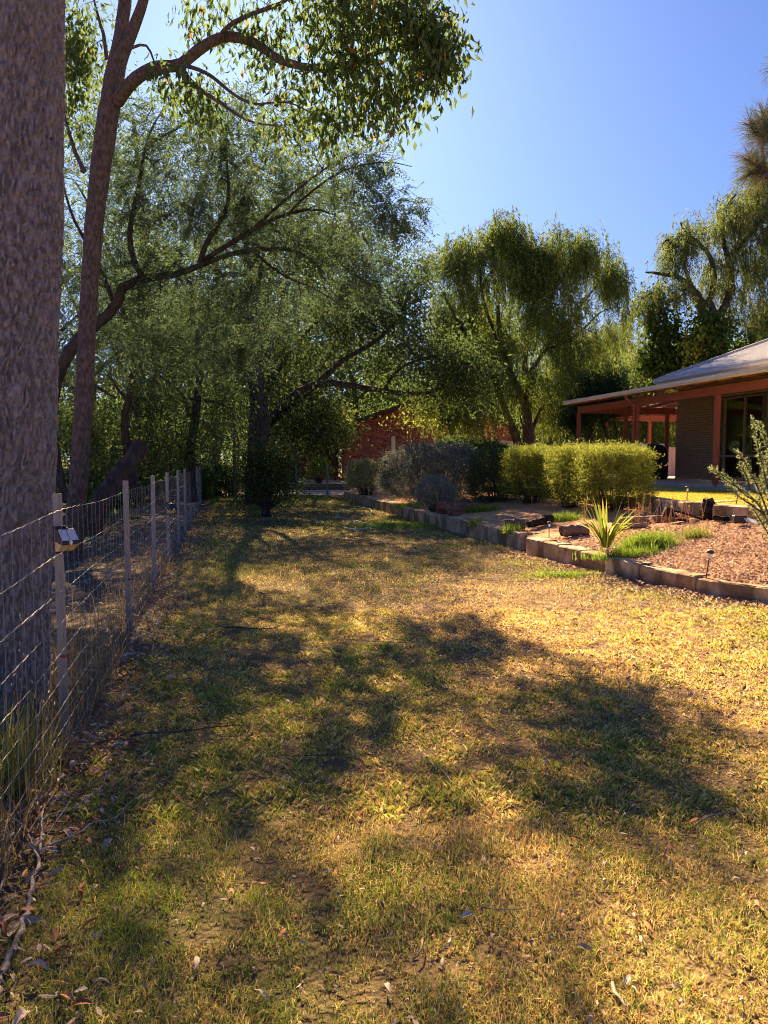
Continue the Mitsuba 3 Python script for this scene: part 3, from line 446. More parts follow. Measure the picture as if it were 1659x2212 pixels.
b = G(1612, 1132, .58); put('flood_light__housing', MB().add(*rbox(b + [-.06, .1, .07], (.20, .10, .12), None, .012)), 'black_plastic'); put('flood_light__panel', MB().add(*rbox(b + [.08, .02, .05], (.20, .14, .008), np.array([[.97, 0, -.25], [.1, .9, .42], [.22, -.43, .87]]), .002)), 'white_plastic'); tag('flood_light', 'small black garden flood light with a pale panel at the foot of the upper wall', 'flood light')
ROCKS = [((962, 1103), .20, 'red-brown laterite rock leftmost of the pile by the grey bush'), ((983, 1110), .17, 'red-brown laterite rock in the middle of the pile, nearest the wall'), ((1002, 1104), .19, 'red-brown laterite rock on the right of the pile'), ((1020, 1100), .13, 'small red-brown rock at the right end of the pile'), ((1068, 1090), .15, 'dark rock in the shade behind the grass clump'), ((1003, 1090), .15, 'dark red rock at the back of the pile')]
for i, (q, s, lab) in enumerate(ROCKS):
    m = trimesh.creation.icosphere(3, 1.0); v = np.array(m.vertices); v = v * (1 + (meshkit.fbm(v * 1.3 + i * 9, 3, i)[:, None] - .5) * .9) * [s * 1.15, s, s * .75]; c = G(*q, .36); k = put(num('rock'), (v + c + [0, 0, s * .35], m.faces), 'laterite', 50); tag(k, lab, 'rock')
def strap_plant(key, c, n, h, label):
    r = np.random.default_rng(5); a = r.uniform(0, 6.28, n); t = np.linspace(0, 1, 9)[None, :, None]; d = np.stack([np.cos(a), np.sin(a), 0 * a], -1)[:, None]; ln = h * r.uniform(.65, 1.15, n)[:, None, None]; b = r.uniform(.15, .8, n)[:, None, None]; dr = r.uniform(0, 1.0, n)[:, None, None] ** 2
    p = c + d * .05 + d * ln * b * t ** 1.3 + np.array([0, 0, 1]) * ln * (t * np.sqrt(1 - b ** 2 * .6) - dr * t ** 3 * .9); e = np.cross(d, [0, 0, 1.0]); w = .042 * (1 - t ** 3) * np.minimum(1, .6 + t * 2) * r.uniform(.7, 1.2, n)[:, None, None]
    fold = np.array([0, 0, 1]) * w * .35; v = np.stack([p - e * w / 2 + fold, p, p + e * w / 2 + fold], 2).reshape(-1, 3); F = []
    for i in range(8):
        for j in (0, 1): o = i * 3 + j; F += [[o, o + 1, o + 4], [o, o + 4, o + 3]]
    for j in range(n):
        s = slice(j * 27, j * 27 + 27); col = np.array([[.17, .22, .035], [.26, .28, .05], [.42, .40, .08], [.12, .17, .03]])[r.integers(0, 4)] * (np.where(np.repeat(np.linspace(0, 1, 9), 3) > r.uniform(.8, 1.2), .9, 1.0))[:, None] * np.ones(3)
        tip = np.repeat(np.linspace(0, 1, 9), 3)[:, None] > .9; col = np.where(tip, [.34, .15, .05], col); put(num(key + '__leaf'), (v[s], np.array(F)), 'leaf', True, col)
    tag(key, label, 'strappy plant')
strap_plant('strappy_plant', G(1308, 1183, .34), 50, .70, 'clump of long yellow-green strap leaves on the bed behind the nearest wall')
r = np.random.default_rng(77); mb = MB()
for i in range(46):
    b = G(r.choice([1375, 1400, 1425, 1450, 1490, 1520]) + r.normal(0, 12), 1132 + r.normal(0, 3), .5); d = np.array([r.normal(0, .14), r.normal(0, .1), 1]); h = r.uniform(.2, .55)
    if i > 32: d = np.array([-1, r.normal(0, .2), r.uniform(.15, .4)]); b = G(1520, 1126, .55); h = r.uniform(.3, .6)
    p = b + np.linspace(0, 1, 5)[:, None] * nrm(d) * h; p[:, 2] -= .06 * h * np.linspace(0, 1, 5) ** 2; mb.add(*tube(p, .0035, 4), (.50, .33, .17))
    if i % 3 == 0: m = trimesh.creation.icosphere(1, .017); mb.add(m.vertices + p[-1], m.faces, (.42, .29, .17))
for x, y in ((1262, 1075), (1268, 1060)): mb.add(*tube(np.array([G(1262, 1135, .4), P(x, y + 25, G(1262, 1135, .4)[1]), P(x, y, G(1262, 1135, .4)[1])]), .005, 5), (.50, .30, .15))
put('dry_stalks', mb, 'painted'); tag('dry_stalks', 'dry straw-coloured flower stalks standing in front of the upper stone wall', 'dry plants', kind='stuff')
# ---------------------------------------------------------------- the house on the right: verandah, wall, window, roofs
HK = 'brick_house'; PZ = .89
tag(HK, 'low brick house with a red timber verandah and grey metal roof, at the right', 'house')
UE = 25.4                                            # the house's far end
BW, BH = .24, .086
WV = 16.1; WU0, WU1 = 20.55, 23.25; WTOP = 3.60
mb = MB().add(*hbox(WU1, UE - .2, WV + .02, WV + .2, .86, 4.2)).add(*hbox(12, WU0, WV + .02, WV + .2, .86, 4.2)).add(*hbox(WU0, WU1, WV + .02, WV + .2, WTOP, 4.2)).add(*hbox(UE - .2, UE - .02, WV + .02, 26, .86, 4.2)).add(*hbox(12, UE - .2, 25.8, 26, .86, 4.2))
put(HK + '__wall', mb, 'mortar'); rr = np.random.default_rng(3); rest = MB(); nb = 0
for c in range(38):
    z0 = PZ + .0 + c * BH; z1 = z0 + BH - .018
    if z1 > 4.19: break
    u = UE - (0 if c % 2 else BW / 2); first = True
    spans = [(WU1 + (.03 if z0 < WTOP else -9), UE)] if z0 < WTOP else [(12, UE)]
    e = UE
    while e > 15.5:
        s = e - (BW / 2 if (first and c % 2) else BW); first = False; a, b2 = s + .006, e - .006; e = s
        if z0 < WTOP and b2 > WU0 - .02 and a < WU1 + .02:
            if a < WU1 + .02 < b2 - .04: a = WU1 + .02
            elif a < WU0 - .02 - .04 < b2: b2 = WU0 - .02
            else: continue
        v, f = hbox(a, b2, WV + rr.normal(0, .0015), WV + .06, z0, z1)
        if a > WU1 - .3 and nb < 260: put(num(HK + '__wall__brick'), MB().add(v, f), 'brick_tan'); nb += 1
        else: rest.add(v, f)
    for q in np.arange(WV + .006, 19, BW): rest.add(*hbox(UE - .06, UE + rr.normal(0, .0015), q + (c % 2) * BW / 2, q + (c % 2) * BW / 2 + BW - .012, z0, z1))
put(HK + '__wall__brickwork', rest, 'brick_tan'); labels[HK + '__wall__brickwork'] = {'kind': 'stuff'}
W = HK + '__window'; fr = .055; us = [WU1, WU1 - .62, WU1 - 1.62, WU0]; mid = 1.70; z0 = PZ + .03
mb = MB().add(*hbox(WU0, WU1, WV - .01, WV + .07, WTOP - fr, WTOP)).add(*hbox(WU0, WU1, WV - .01, WV + .07, z0, z0 + fr)).add(*hbox(WU0, WU0 + fr, WV - .012, WV + .068, z0 + fr, WTOP - fr)).add(*hbox(WU1 - fr, WU1, WV - .012, WV + .068, z0 + fr, WTOP - fr))
put(W + '__frame', mb, 'window_frame'); put(W + '__transom', MB().add(*hbox(WU0 + fr, WU1 - fr, WV - .008, WV + .062, mid - .035, mid + .035)), 'window_frame')
for q in (us[1], us[2]): put(num(W + '__mullion'), MB().add(*hbox(q - .03, q + .03, WV - .006, WV + .060, z0 + fr, mid - .035)).add(*hbox(q - .03, q + .03, WV - .006, WV + .060, mid + .035, WTOP - fr)), 'window_frame')
for a, b2 in ((us[1] + .03, WU1 - fr), (us[2] + .03, us[1] - .03), (WU0 + fr, us[2] - .03)):
    for za, zb in ((z0 + fr, mid - .035), (mid + .035, WTOP - fr)):
        q = np.array([L(a, WV + .03, za), L(b2, WV + .03, za), L(b2, WV + .03, zb), L(a, WV + .03, zb)]); put(num(W + '__pane'), MB().add(q, np.array([[0, 1, 2], [0, 2, 3]])), 'pane_glass')
mb = MB()
for a, b2 in ((WU1 - .5, WU1 - .05), (WU0 + .05, WU0 + .45)):
    s = np.linspace(a, b2, 40); vv = WV + .16 + .025 * np.sin(s * 60); mb.add(*grid(lambda i, z: DU * s[i.astype(int)][..., None] + DV * vv[i.astype(int)][..., None] + z[..., None] * np.array([0, 0, 1.0]), np.arange(40), np.array([z0 + .05, WTOP - .05])))
put(W + '__curtain', mb, 'curtain')
put(HK + '__interior', MB().add(*hbox(WU0 - 1, WU1 + 1, 19.8, 19.9, .9, 4)).add(*hbox(WU0 - 1.1, WU0 - 1, WV + .2, 19.8, .9, 4)).add(*hbox(WU1 + 1, WU1 + 1.1, WV + .2, 19.8, .9, 4)).add(*hbox(WU0 - 1, WU1 + 1, WV + .2, 19.8, .90, .92)).add(*hbox(WU0 - 1, WU1 + 1, WV + .2, 19.8, 3.9, 4)), 'dark_room')
# verandah posts, beams, rafters
PV = 12.3; BT = 3.22; BB = .225
def post(u, v, z1=BT, w=.115):
    k = put(num(HK + '__post'), MB().add(*rbox(L(u, v, (PZ + .05 + z1) / 2), (w, w, z1 - PZ - .05), HAX, .006)), 'red_paint'); put(k + '__bracket', MB().add(*hbox(u - .03, u + .03, v - .03, v + .03, PZ, PZ + .06)), 'window_frame')
for u, v in ((UE, PV), (UE - 3.93, PV), (UE - 7.83, PV), (UE - 11.7, PV), (UE, 14.1), (UE, 15.75)): post(u, v)
put(HK + '__beam', MB().add(*rbox(L((UE + .06 + 9) / 2, PV, BT + BB / 2), (UE + .06 - 9, .06, BB), HAX, .006)), 'red_paint')
put(num(HK + '__beam_'[:-1]) if 0 else HK + '__beam_001', MB().add(*rbox(L(UE, (PV + .04 + WV) / 2, BT + BB / 2), (.06, WV - PV - .06, BB), HAX, .006)), 'red_paint')
VR0, VR1, zr0, zr1 = 11.98, 15.55, 3.645, 4.23; sl = (zr1 - zr0) / (VR1 - VR0); up_ = nrm(DV + np.array([0, 0, sl])); nx = np.cross(DU, up_)
rz = lambda v: zr0 + (v - VR0) * sl
for u in np.arange(UE + .05, 11, -.92):
    va, vb = VR0 + .03, VR1; c = L(u, (va + vb) / 2, (rz(va) + rz(vb)) / 2 - .095); put(num(HK + '__rafter'), MB().add(*rbox(c, (.045, (vb - va) / math.cos(math.atan(sl)), .12), np.array([DU, up_, nrm(np.cross(DU, up_))]), .004)), 'red_paint')
us = np.arange(9, UE + .36, .0095); corr = .009 * np.sin(us / .076 * 2 * np.pi)
put(HK + '__verandah_roof', MB().add(*grid(lambda i, v: DU * us[i.astype(int)][..., None] + DV * v[..., None] + (rz(v) + corr[i.astype(int)] - .015)[..., None] * np.array([0, 0, 1.0]), np.arange(len(us)), np.array([VR0 - .04, VR1 + .3]))), 'roof_metal', True)
def gutter(key, u0, u1, v, z, h=.125, w=.12, outv=-1):
    pr = np.array([[0, h], [0, 0], [-w * .82, 0], [-w, h * .25], [-w, h * .62], [-w * .9, h * .8], [-w, h], [-w * .93, h]]); mb = MB()
    n = len(pr); pts = [np.array([L(u, v + p[0], z + p[1]) for p in pr]) for u in (u0, u1)]; vv = np.vstack(pts); F = np.array([[i, i + 1, i + 1 + n, i + n] for i in range(n - 1)]); mb.add(vv, F)
    for p in pts: mb.add(np.vstack([p, p.mean(0)]), np.array([[i, i + 1, n] for i in range(n - 1)]))
    return put(key, mb, 'gutter_metal')
gutter(HK + '__gutter', 9, UE + .38, VR0, zr0 - .105)
# main roof: eave gutter, corrugated slope, end slope, hip cap
EV, EZ, EU = 15.25, 4.43, 25.35; pit = math.tan(math.radians(23.5))
gutter(HK + '__gutter_001', 6, EU + .05, EV, EZ - .10, .135, .12); put(HK + '__fascia', MB().add(*hbox(6, EU, EV + .005, EV + .03, EZ - .26, EZ - .02)), 'gutter_metal')
us = np.arange(8, EU, .0127); vm = EV + np.minimum(EU - us, 5.2); corr = .0085 * np.sin(us / .0762 * 2 * np.pi); mb = MB()
mb.add(*grid(lambda i, t: (lambda v: DU * us[i.astype(int)][..., None] + DV * v[..., None] + (EZ + (v - EV) * pit + corr[i.astype(int)])[..., None] * np.array([0, 0, 1.0]))(EV - .03 + (vm[i.astype(int)] - EV + .03) * t), np.arange(len(us)), np.array([0, .5, 1.0])))
put(HK + '__roof', mb, 'roof_metal', True)
H0, H1, H2 = L(EU, EV, EZ), L(EU - 5.2, EV + 5.2, EZ + 5.2 * pit), L(EU, EV + 10.4, EZ)
put(HK + '__roof_001', MB().add(np.array([H0, H1, H2]), np.array([[0, 2, 1]])).add(np.array([H1, L(8, EV + 5.2, EZ + 5.2 * pit), L(8, EV + 10.4, EZ), H2]), np.array([[0, 1, 2], [0, 2, 3]])), 'roof_metal')
put(HK + '__hip_cap', MB().add(*cyl(H0 + [0, 0, .02], H1 + [0, 0, .03], .055, 10)), 'roof_metal', True); put(HK + '__ridge_cap', MB().add(*cyl(H1 + [0, 0, .03], L(8, EV + 5.2, EZ + 5.2 * pit + .03), .06, 10)), 'roof_metal', True)
put(HK + '__eave_soffit', MB().add(*hbox(8, EU - .05, EV + .04, WV + .1, 4.20, 4.23)), 'mortar')
b = UE - 3.93; put(HK + '__downpipe', MB().add(*tube(np.array([L(b + .02, VR0 - .06, zr0 - .11), L(b + .02, VR0 - .06, zr0 - .2), L(b + .02, PV - .1, BT + .02), L(b + .02, PV - .1, PZ + .05)]), .042, 10)), 'red_paint', 40)
# pergola beyond the end wall (part of the house)
for v in (15.9, 17.9, 20.5): post(30.2, v, BT + .02)
put(HK + '__pergola_beam', MB().add(*rbox(L(30.2, 18.2, BT + .14), (.06, 6.4, .24), HAX, .006)), 'red_paint'); put(HK + '__pergola_beam_001', MB().add(*rbox(L(27.9, 15.3, BT + .14), (4.6, .06, .22), HAX, .006)), 'red_paint')
for v in np.arange(15.7, 21, .8): put(num(HK + '__pergola_rafter'), MB().add(*rbox(L(28.2, v, BT + .42), (4.6, .045, .14), np.array([nrm(DU - [0, 0, .06]), DV, [0, 0, 1.0]]), .004)), 'red_paint')
# things on the verandah
c = L(24.9, 14.95, PZ); prof = [(.001, 0), (.36, 0), (.37, .5), (.36, .9), (.34, 1.05), (.24, 1.20), (.10, 1.26), (.001, 1.27)]
v, f = lathe((0, 0, 0), prof, 28); a = np.arctan2(v[:, 1], v[:, 0]); rq = (np.abs(np.cos(a)) ** 6 + np.abs(np.sin(a)) ** 6) ** (-1 / 6); v[:, 0] *= rq * .92; v[:, 1] *= rq * 1.25; v[:, :2] *= (1 + .02 * np.sin(a * 14) * (v[:, 2] < .9))[:, None]
put('barbecue', MB().add(v @ HAX[[1, 0, 2]] + c, f), 'cover_black', True); tag('barbecue', 'barbecue under a black cover standing on the verandah', 'barbecue')
pl = Polygon([(0, 0), (.34, 0), (.40, .35), (.44, .75), (.36, 1.0), (.22, 1.16), (.05, 1.12), (-.03, .7)]); m = trimesh.creation.extrude_polygon(pl.buffer(.03), .06, engine='earcut'); v = np.array(m.vertices); v = v[:, 0:1] * DV + v[:, 1:2] * np.array([0, .12, .99]) + v[:, 2:3] * DU
put('timber_slab', MB().add(v + L(25.75, 15.55, PZ), m.faces), 'slab_wood', 30); tag('timber_slab', 'live-edge timber slab leaning upright beside the covered barbecue', 'timber slab')
# steel panel fences behind
def panel_fence(key, p0, p1, z0, h, mat, label):
    p0, p1 = np.asarray(p0), np.asarray(p1); ln = np.linalg.norm(p1 - p0); d = (p1 - p0) / ln; n = np.array([-d[1], d[0], 0]); k = max(1, round(ln / 2.35))
    for i in range(k):
        s = np.arange(0, ln / k, .02); w = .018 * np.clip(np.sin(s / .2 * 2 * np.pi) * 3, -1, 1); o = p0 + d * ln / k * i
        put(num(key + '__panel'), MB().add(*grid(lambda a, z: o + d * s[a.astype(int)][..., None] + n * w[a.astype(int)][..., None] + z[..., None] * np.array([0, 0, 1.0]), np.arange(len(s)), np.array([z0, z0 + h]))), mat)
        put(num(key + '__post'), MB().add(*boxv(o + np.array([0, 0, z0 + h / 2]), (.06, .06, h + .02), np.array([d, n, [0, 0, 1]]))), mat)
    put(key + '__rail', MB().add(*boxv((p0 + p1) / 2 + np.array([0, 0, z0 + h]), (ln, .06, .05), np.array([d, n, [0, 0, 1]]))), mat); tag(key, label, 'fence')
panel_fence('panel_fence', L(33, 11.6), L(37.5, 16.5), .7, 1.75, 'fence_steel', 'blue-grey ribbed steel fence going back behind the verandah posts'); panel_fence('panel_fence_001', L(37.5, 16.5), L(38.5, 24), .7, 1.75, 'fence_steel', 'blue-grey ribbed steel fence crossing behind the covered barbecue')
panel_fence('panel_fence_002', L(31.6, 17.0), L(31.6, 21.5), .8, 1.33, 'fence_cream', 'pinkish cream ribbed steel fence seen between the barbecue and the house wall')
# ---------------------------------------------------------------- the red brick house beyond the rear fence
RK = 'red_brick_house'; tag(RK, 'red brick house with a low gable roof behind the trees in the far middle', 'house'); RY = 42.0
X0, X1, RZ, E0 = P(738, 1000, RY)[0], P(1114, 1000, RY)[0], .42, 3.32; XM = (X0 + X1) / 2; top = lambda x: E0 + (XM - X0 - abs(x - XM)) * .335
pg = Polygon([(X0, RZ), (X1, RZ), (X1, E0), (XM, top(XM)), (X0, E0)]); m = trimesh.creation.extrude_polygon(pg, .2, engine='earcut'); v = np.array(m.vertices)[:, [0, 2, 1]] + [0, RY + .03, 0]; put(RK + '__wall', MB().add(v, np.array(m.faces)[:, ::-1]), 'mortar_red')
side = MB().add(*boxv((X0 + .1, RY + 6, (RZ + E0) / 2), (.2, 11.5, E0 - RZ))).add(*boxv((X1 - .1, RY + 6, (RZ + E0) / 2), (.2, 11.5, E0 - RZ))); put(RK + '__side_wall', side, 'mortar_red')
rr = np.random.default_rng(8); mb = MB(); nb = 0; bc = np.array([[.34, .11, .085], [.38, .125, .09], [.31, .10, .08], [.40, .14, .10], [.24, .085, .075]])
for c in range(60):
    z0 = RZ + c * .086
    for x in np.arange(X0 + (c % 2) * .12, X1 - .1, .24):
        if z0 + .08 < min(top(x), top(x + .23)) and not (-.28 < x - 0.55 < .12 and 1.3 < z0 < 2.9):
            col = bc[rr.integers(0, 5)] * rr.uniform(.85, 1.12); q = boxv((x + .115, RY + rr.normal(0, .002), z0 + .0375), (.23, .08, .075))
            if nb < 280 and 900 < 995 - (z0 - 1.55) / RY * FPX and X0 < x < X0 + 3.8 and z0 > 1.2: put(num(RK + '__wall__brick'), MB().add(*q, col), 'brick_red'); nb += 1
            else: mb.add(*q, col)
put(RK + '__wall__brickwork', mb, 'brick_red'); labels[RK + '__wall__brickwork'] = {'kind': 'stuff'}
put(RK + '__window', MB().add(*boxv((.50, RY - .02, 2.1), (.22, .1, 1.55))), 'cream_metal'); labels[RK + '__window'] = {'label': 'narrow cream louvred strip in the brick gable'}
for i, sg in enumerate((-1, 1)):
    a, b2 = np.array([XM, RY - .55, top(XM) + .12]), np.array([XM + sg * (XM - X0 + .5), RY - .55, E0 - .5 * .335 + .12]); d = nrm(b2 - a); n = np.array([-d[2] * 1, 0, d[0]]) * (1 if d[0] > 0 else -1)
    put(RK + '__roof' + ('' if i == 0 else '_001'), MB().add(*boxv((a + b2) / 2 + [0, 6.2, 0], (np.linalg.norm(b2 - a), 12.6, .10), np.array([d, [0, 1, 0], np.cross(d, [0, 1, 0])]))), bs('roof_tile', princ((.10, .085, .08), .8, .2)) if i == 0 else 'roof_tile')
    put(num(RK + '__barge_board'), MB().add(*boxv((a + b2) / 2 + [0, -.14, -.07], (np.linalg.norm(b2 - a), .04, .2), np.array([d, [0, 1, 0], np.cross(d, [0, 1, 0])]))), bs('barge', princ((.05, .03, .025), .7, .2)) if i == 0 else 'barge')
# dark carport left of it, rear wire fence, pole
tag('carport', 'dark open carport with thin posts left of the red brick house', 'carport')
put('carport__roof', MB().add(*boxv((X0 - 3.2, RY + 2.5, 2.95), (5.4, 6, .14))), 'roof_tile'); put('carport__back_wall', MB().add(*boxv((X0 - 3.2, RY + 5.4, 1.6), (5.4, .15, 2.5))), 'mortar_red')
for x in (X0 - .35, X0 - 2.3, X0 - 5.6): put(num('carport__post'), MB().add(*boxv((x, RY - .2, 1.65), (.12, .12, 2.5))), 'barge')
FY = 34.1; tag('rear_wire_fence', 'low wire strand fence on steel posts across the far end of the lawn', 'fence')
for x, zt in ((P(707, 1000, FY)[0], 1.42), (P(829, 1000, FY)[0], 1.40), (P(640, 1000, FY)[0], 1.4), (P(560, 1000, FY)[0], 1.4), (P(470, 1000, FY)[0], 1.4), (P(1000, 1000, FY)[0], 1.7)): put(num('rear_wire_fence__post'), MB().add(*boxv((x, FY, zt / 2), (.09, .05, zt + .06))), bs('post_olive', princ((.20, .22, .17), .5, .4)) if 'post_olive' not in scene else 'post_olive')
for z in (.2, .42, .64, .86, 1.08, 1.30): put(num('rear_wire_fence__line_wire'), MB().add(*cyl((-14, FY - .03, z), (4.2, FY - .03, z), .008, 5)), 'wire_zinc')
b = P(507, 1000, 30.5); put('steel_pole', MB().add(*lathe((b[0], b[1], -.1), [(.075, 0), (.07, 3), (.055, 7.4), (.001, 7.45)], 12)), 'pole_steel', 40); tag('steel_pole', 'tall dark slender steel pole standing among the trees left of centre', 'pole')
# ---------------------------------------------------------------- foliage
PAL = {'gum': [(0.111, 0.176, 0.058), (0.085, 0.142, 0.052), (0.169, 0.23, 0.065), (0.065, 0.108, 0.046)], 'dark': [(0.063, 0.105, 0.035), (0.084, 0.126, 0.042), (0.112, 0.154, 0.049), (0.049, 0.077, 0.028)], 'feather': [(0.055, 0.099, 0.064), (0.046, 0.085, 0.058), (0.078, 0.123, 0.07), (0.092, 0.127, 0.058)],
       'willow': [(0.112, 0.167, 0.038), (0.152, 0.202, 0.043), (0.08, 0.123, 0.038), (0.176, 0.211, 0.048)], 'olive': [(0.103, 0.15, 0.05), (0.138, 0.18, 0.055), (0.184, 0.198, 0.061), (0.081, 0.114, 0.044)], 'ivy': [(.045, .085, .02), (.06, .11, .025), (.10, .15, .03)],
       'conifer': [(.02, .05, .022), (.03, .065, .025), (.025, .045, .02)], 'hedge': [(0.2, 0.229, 0.041), (0.138, 0.169, 0.034), (0.241, 0.258, 0.051), (0.103, 0.133, 0.031)], 'lav': [(0.171, 0.19, 0.167), (0.135, 0.15, 0.123), (0.225, 0.23, 0.211), (0.117, 0.14, 0.097)], 'grey': [(.24, .26, .21), (.30, .31, .26), (.18, .20, .15)],
       'pale': [(.36, .38, .20), (.28, .32, .14), (.42, .42, .25)], 'bright': [(.24, .30, .05), (.18, .25, .04), (.30, .33, .06)], 'pine': [(.13, .16, .10), (.17, .18, .11), (.10, .13, .08), (.20, .16, .10)]}
def leaves(pos, axis, nr, Ln, Wd, col, fold=True):
    """one leaf each: folded and pointed (4 triangles) or a flat lozenge (2)"""
    n = len(pos); axis = nrm(axis); s = nrm(np.cross(axis, nr)); nr = np.cross(s, axis); Ln, Wd = (np.broadcast_to(x, (n,))[:, None] for x in (Ln, Wd)); m = pos + axis * Ln * .42
    if fold:
        v = np.stack([pos, m + s * Wd / 2 + nr * Wd * .22, m - s * Wd / 2 + nr * Wd * .22, m, pos + axis * Ln - nr * Ln * .10], 1); F = np.array([[0, 3, 1], [0, 2, 3], [1, 3, 4], [3, 2, 4]])
    else: v = np.stack([pos, m + s * Wd / 2, pos + axis * Ln, m - s * Wd / 2], 1); F = np.array([[0, 1, 2], [0, 2, 3]])
    k = v.shape[1]; return v.reshape(-1, 3), (F[None] + (np.arange(n) * k)[:, None, None]).reshape(-1, 3), np.repeat(col, k, axis=0)
def pal(name, n, m, r, jit=.2, odd=None, po=.0):
    """n clusters of m leaves: a tone per cluster, a jitter per leaf, now and then an odd leaf"""
    p = np.array(PAL[name]); c = (p[r.integers(0, len(p), n)] * r.uniform(.75, 1.3, (n, 1)))[:, None] * np.ones((1, m, 1)); c = .65 * c + .35 * p[r.integers(0, len(p), (n, m))]; c = c * r.uniform(1 - jit, 1 + jit, (n, m, 1))
    if odd is not None: c = np.where(r.uniform(0, 1, (n, m, 1)) < po, np.asarray(odd) * r.uniform(.8, 1.2, (n, m, 1)), c)
    return c.reshape(-1, 3)
def rn(r, *s): return r.normal(0, 1, s)
DOWN = np.array([0, 0, -1.0])
def foliage(kind, C, D, r, sc=1.0, m=None, tone=None):
    n = len(C)
    if kind == 'gum':                     # hanging pointed leaves round a twig end
        m = m or 11; p = C[:, None] + rn(r, n, m, 3) * [.16, .16, .15] * sc - D[:, None] * r.uniform(0, .35, (n, m, 1)) * sc; a = .55 * rn(r, n, m, 3) + DOWN * 1.1
        return leaves(p.reshape(-1, 3), a.reshape(-1, 3), rn(r, n * m, 3), .145 * sc * r.uniform(.7, 1.25, n * m), .054 * sc * r.uniform(.7, 1.2, n * m), pal(tone or 'gum', n, m, r, .25, (.45, .20, .05), .012))
    if kind == 'broad':                   # small leaves all ways round
        m = m or 26; p = C[:, None] + rn(r, n, m, 3) * [.24, .24, .17] * sc; a = rn(r, n, m, 3) + D[:, None] * .6 + DOWN * .35
        return leaves(p.reshape(-1, 3), a.reshape(-1, 3), rn(r, n * m, 3) * .7 + [0, 0, 1], .115 * sc * r.uniform(.6, 1.25, n * m), .042 * sc * r.uniform(.7, 1.2, n * m), pal(tone or 'dark', n, m, r), False)
    if kind == 'feather':                 # flat sprays of fine leaflets
        k, q = 7, 16; n2 = n * k; m = m or q; d = nrm(np.repeat(D, k, 0) * .8 + rn(r, n2, 3) * .55 + DOWN * .12); b = np.repeat(C, k, 0) + rn(r, n2, 3) * .12 * sc; nr = nrm(rn(r, n2, 3) * .4 + [0, 0, 1]); s = nrm(np.cross(d, nr)); t = np.linspace(.05, 1, q)[None, :, None]; ln = .42 * sc * r.uniform(.6, 1.25, (n2, 1, 1))
        p = b[:, None] + d[:, None] * t * ln + DOWN * (t ** 2 * ln * .15); sg = np.where(np.arange(q) % 2, 1, -1)[None, :, None]; a = d[:, None] * .7 + s[:, None] * sg + rn(r, n2, q, 3) * .18
        return leaves(p.reshape(-1, 3), a.reshape(-1, 3), np.repeat(nr, q, 0), .082 * sc * r.uniform(.7, 1.2, n2 * q), .026 * sc, pal(tone or 'feather', n, k * q, r), False)
    if kind == 'weep':                    # pendulous strands
        k, q = 6, 18; n2 = n * k; h = nrm(np.repeat(D, k, 0) * [1, 1, .2] + rn(r, n2, 3) * .6); b = np.repeat(C, k, 0) + rn(r, n2, 3) * .22 * sc; t = np.linspace(0, 1, q)[None, :, None]; ln = sc * r.uniform(.3, 1.15, (n2, 1, 1)) * np.repeat(r.uniform(.6, 1.3, (n, 1, 1)), k, 0)
        p = b[:, None] + h[:, None] * ln * .28 * np.sqrt(t) + DOWN * ln * (t ** 1.5); a = rn(r, n2, q, 3) * .55 + DOWN * .9 + h[:, None] * .35
        return leaves(p.reshape(-1, 3), a.reshape(-1, 3), rn(r, n2 * q, 3), .18 * sc * r.uniform(.6, 1.3, n2 * q), .030 * sc, pal(tone or 'willow', n, k * q, r, .25), False)
    if kind == 'ivy':
        m = m or 30; p = C[:, None] + rn(r, n, m, 3) * .20 * sc; a = DOWN + rn(r, n, m, 3) * .5 + D[:, None] * .4
        return leaves(p.reshape(-1, 3), a.reshape(-1, 3), (D[:, None] + rn(r, n, m, 3) * .5 + [0, 0, .5]).reshape(-1, 3), .13 * sc * r.uniform(.6, 1.2, n * m), .12 * sc, pal(tone or 'ivy', n, m, r), False)
def in_blobs(blobs, r, cl=5):
    """cluster centres in ellipsoids given as (x, y in the 1659-frame, distance, half-width, half-height, depth radius, number), clumped and denser outside"""
    C, O = [], []
    for px, py, Y, rx, ry, rd, n in blobs:
        c = P(px, py, Y); S = np.array([rx / FPX * Y, rd, ry / FPX * Y]); ns = max(4, n // cl); d = nrm(rn(r, ns, 3)); d = (d * r.uniform(.1, 1, (ns, 1)) ** .5)[r.integers(0, ns, n)] + rn(r, n, 3) * .17; q = d * S; d = nrm(d); C.append(c + q); O.append(nrm(d * [1, 1, .8] + [0, 0, .15]))
    return np.vstack(C), np.vstack(O)
def px_line(pts):
    q = [(P(x, y, Y), r) for x, y, Y, r in pts]; return np.array([a for a, _ in q]), np.array([b for _, b in q])
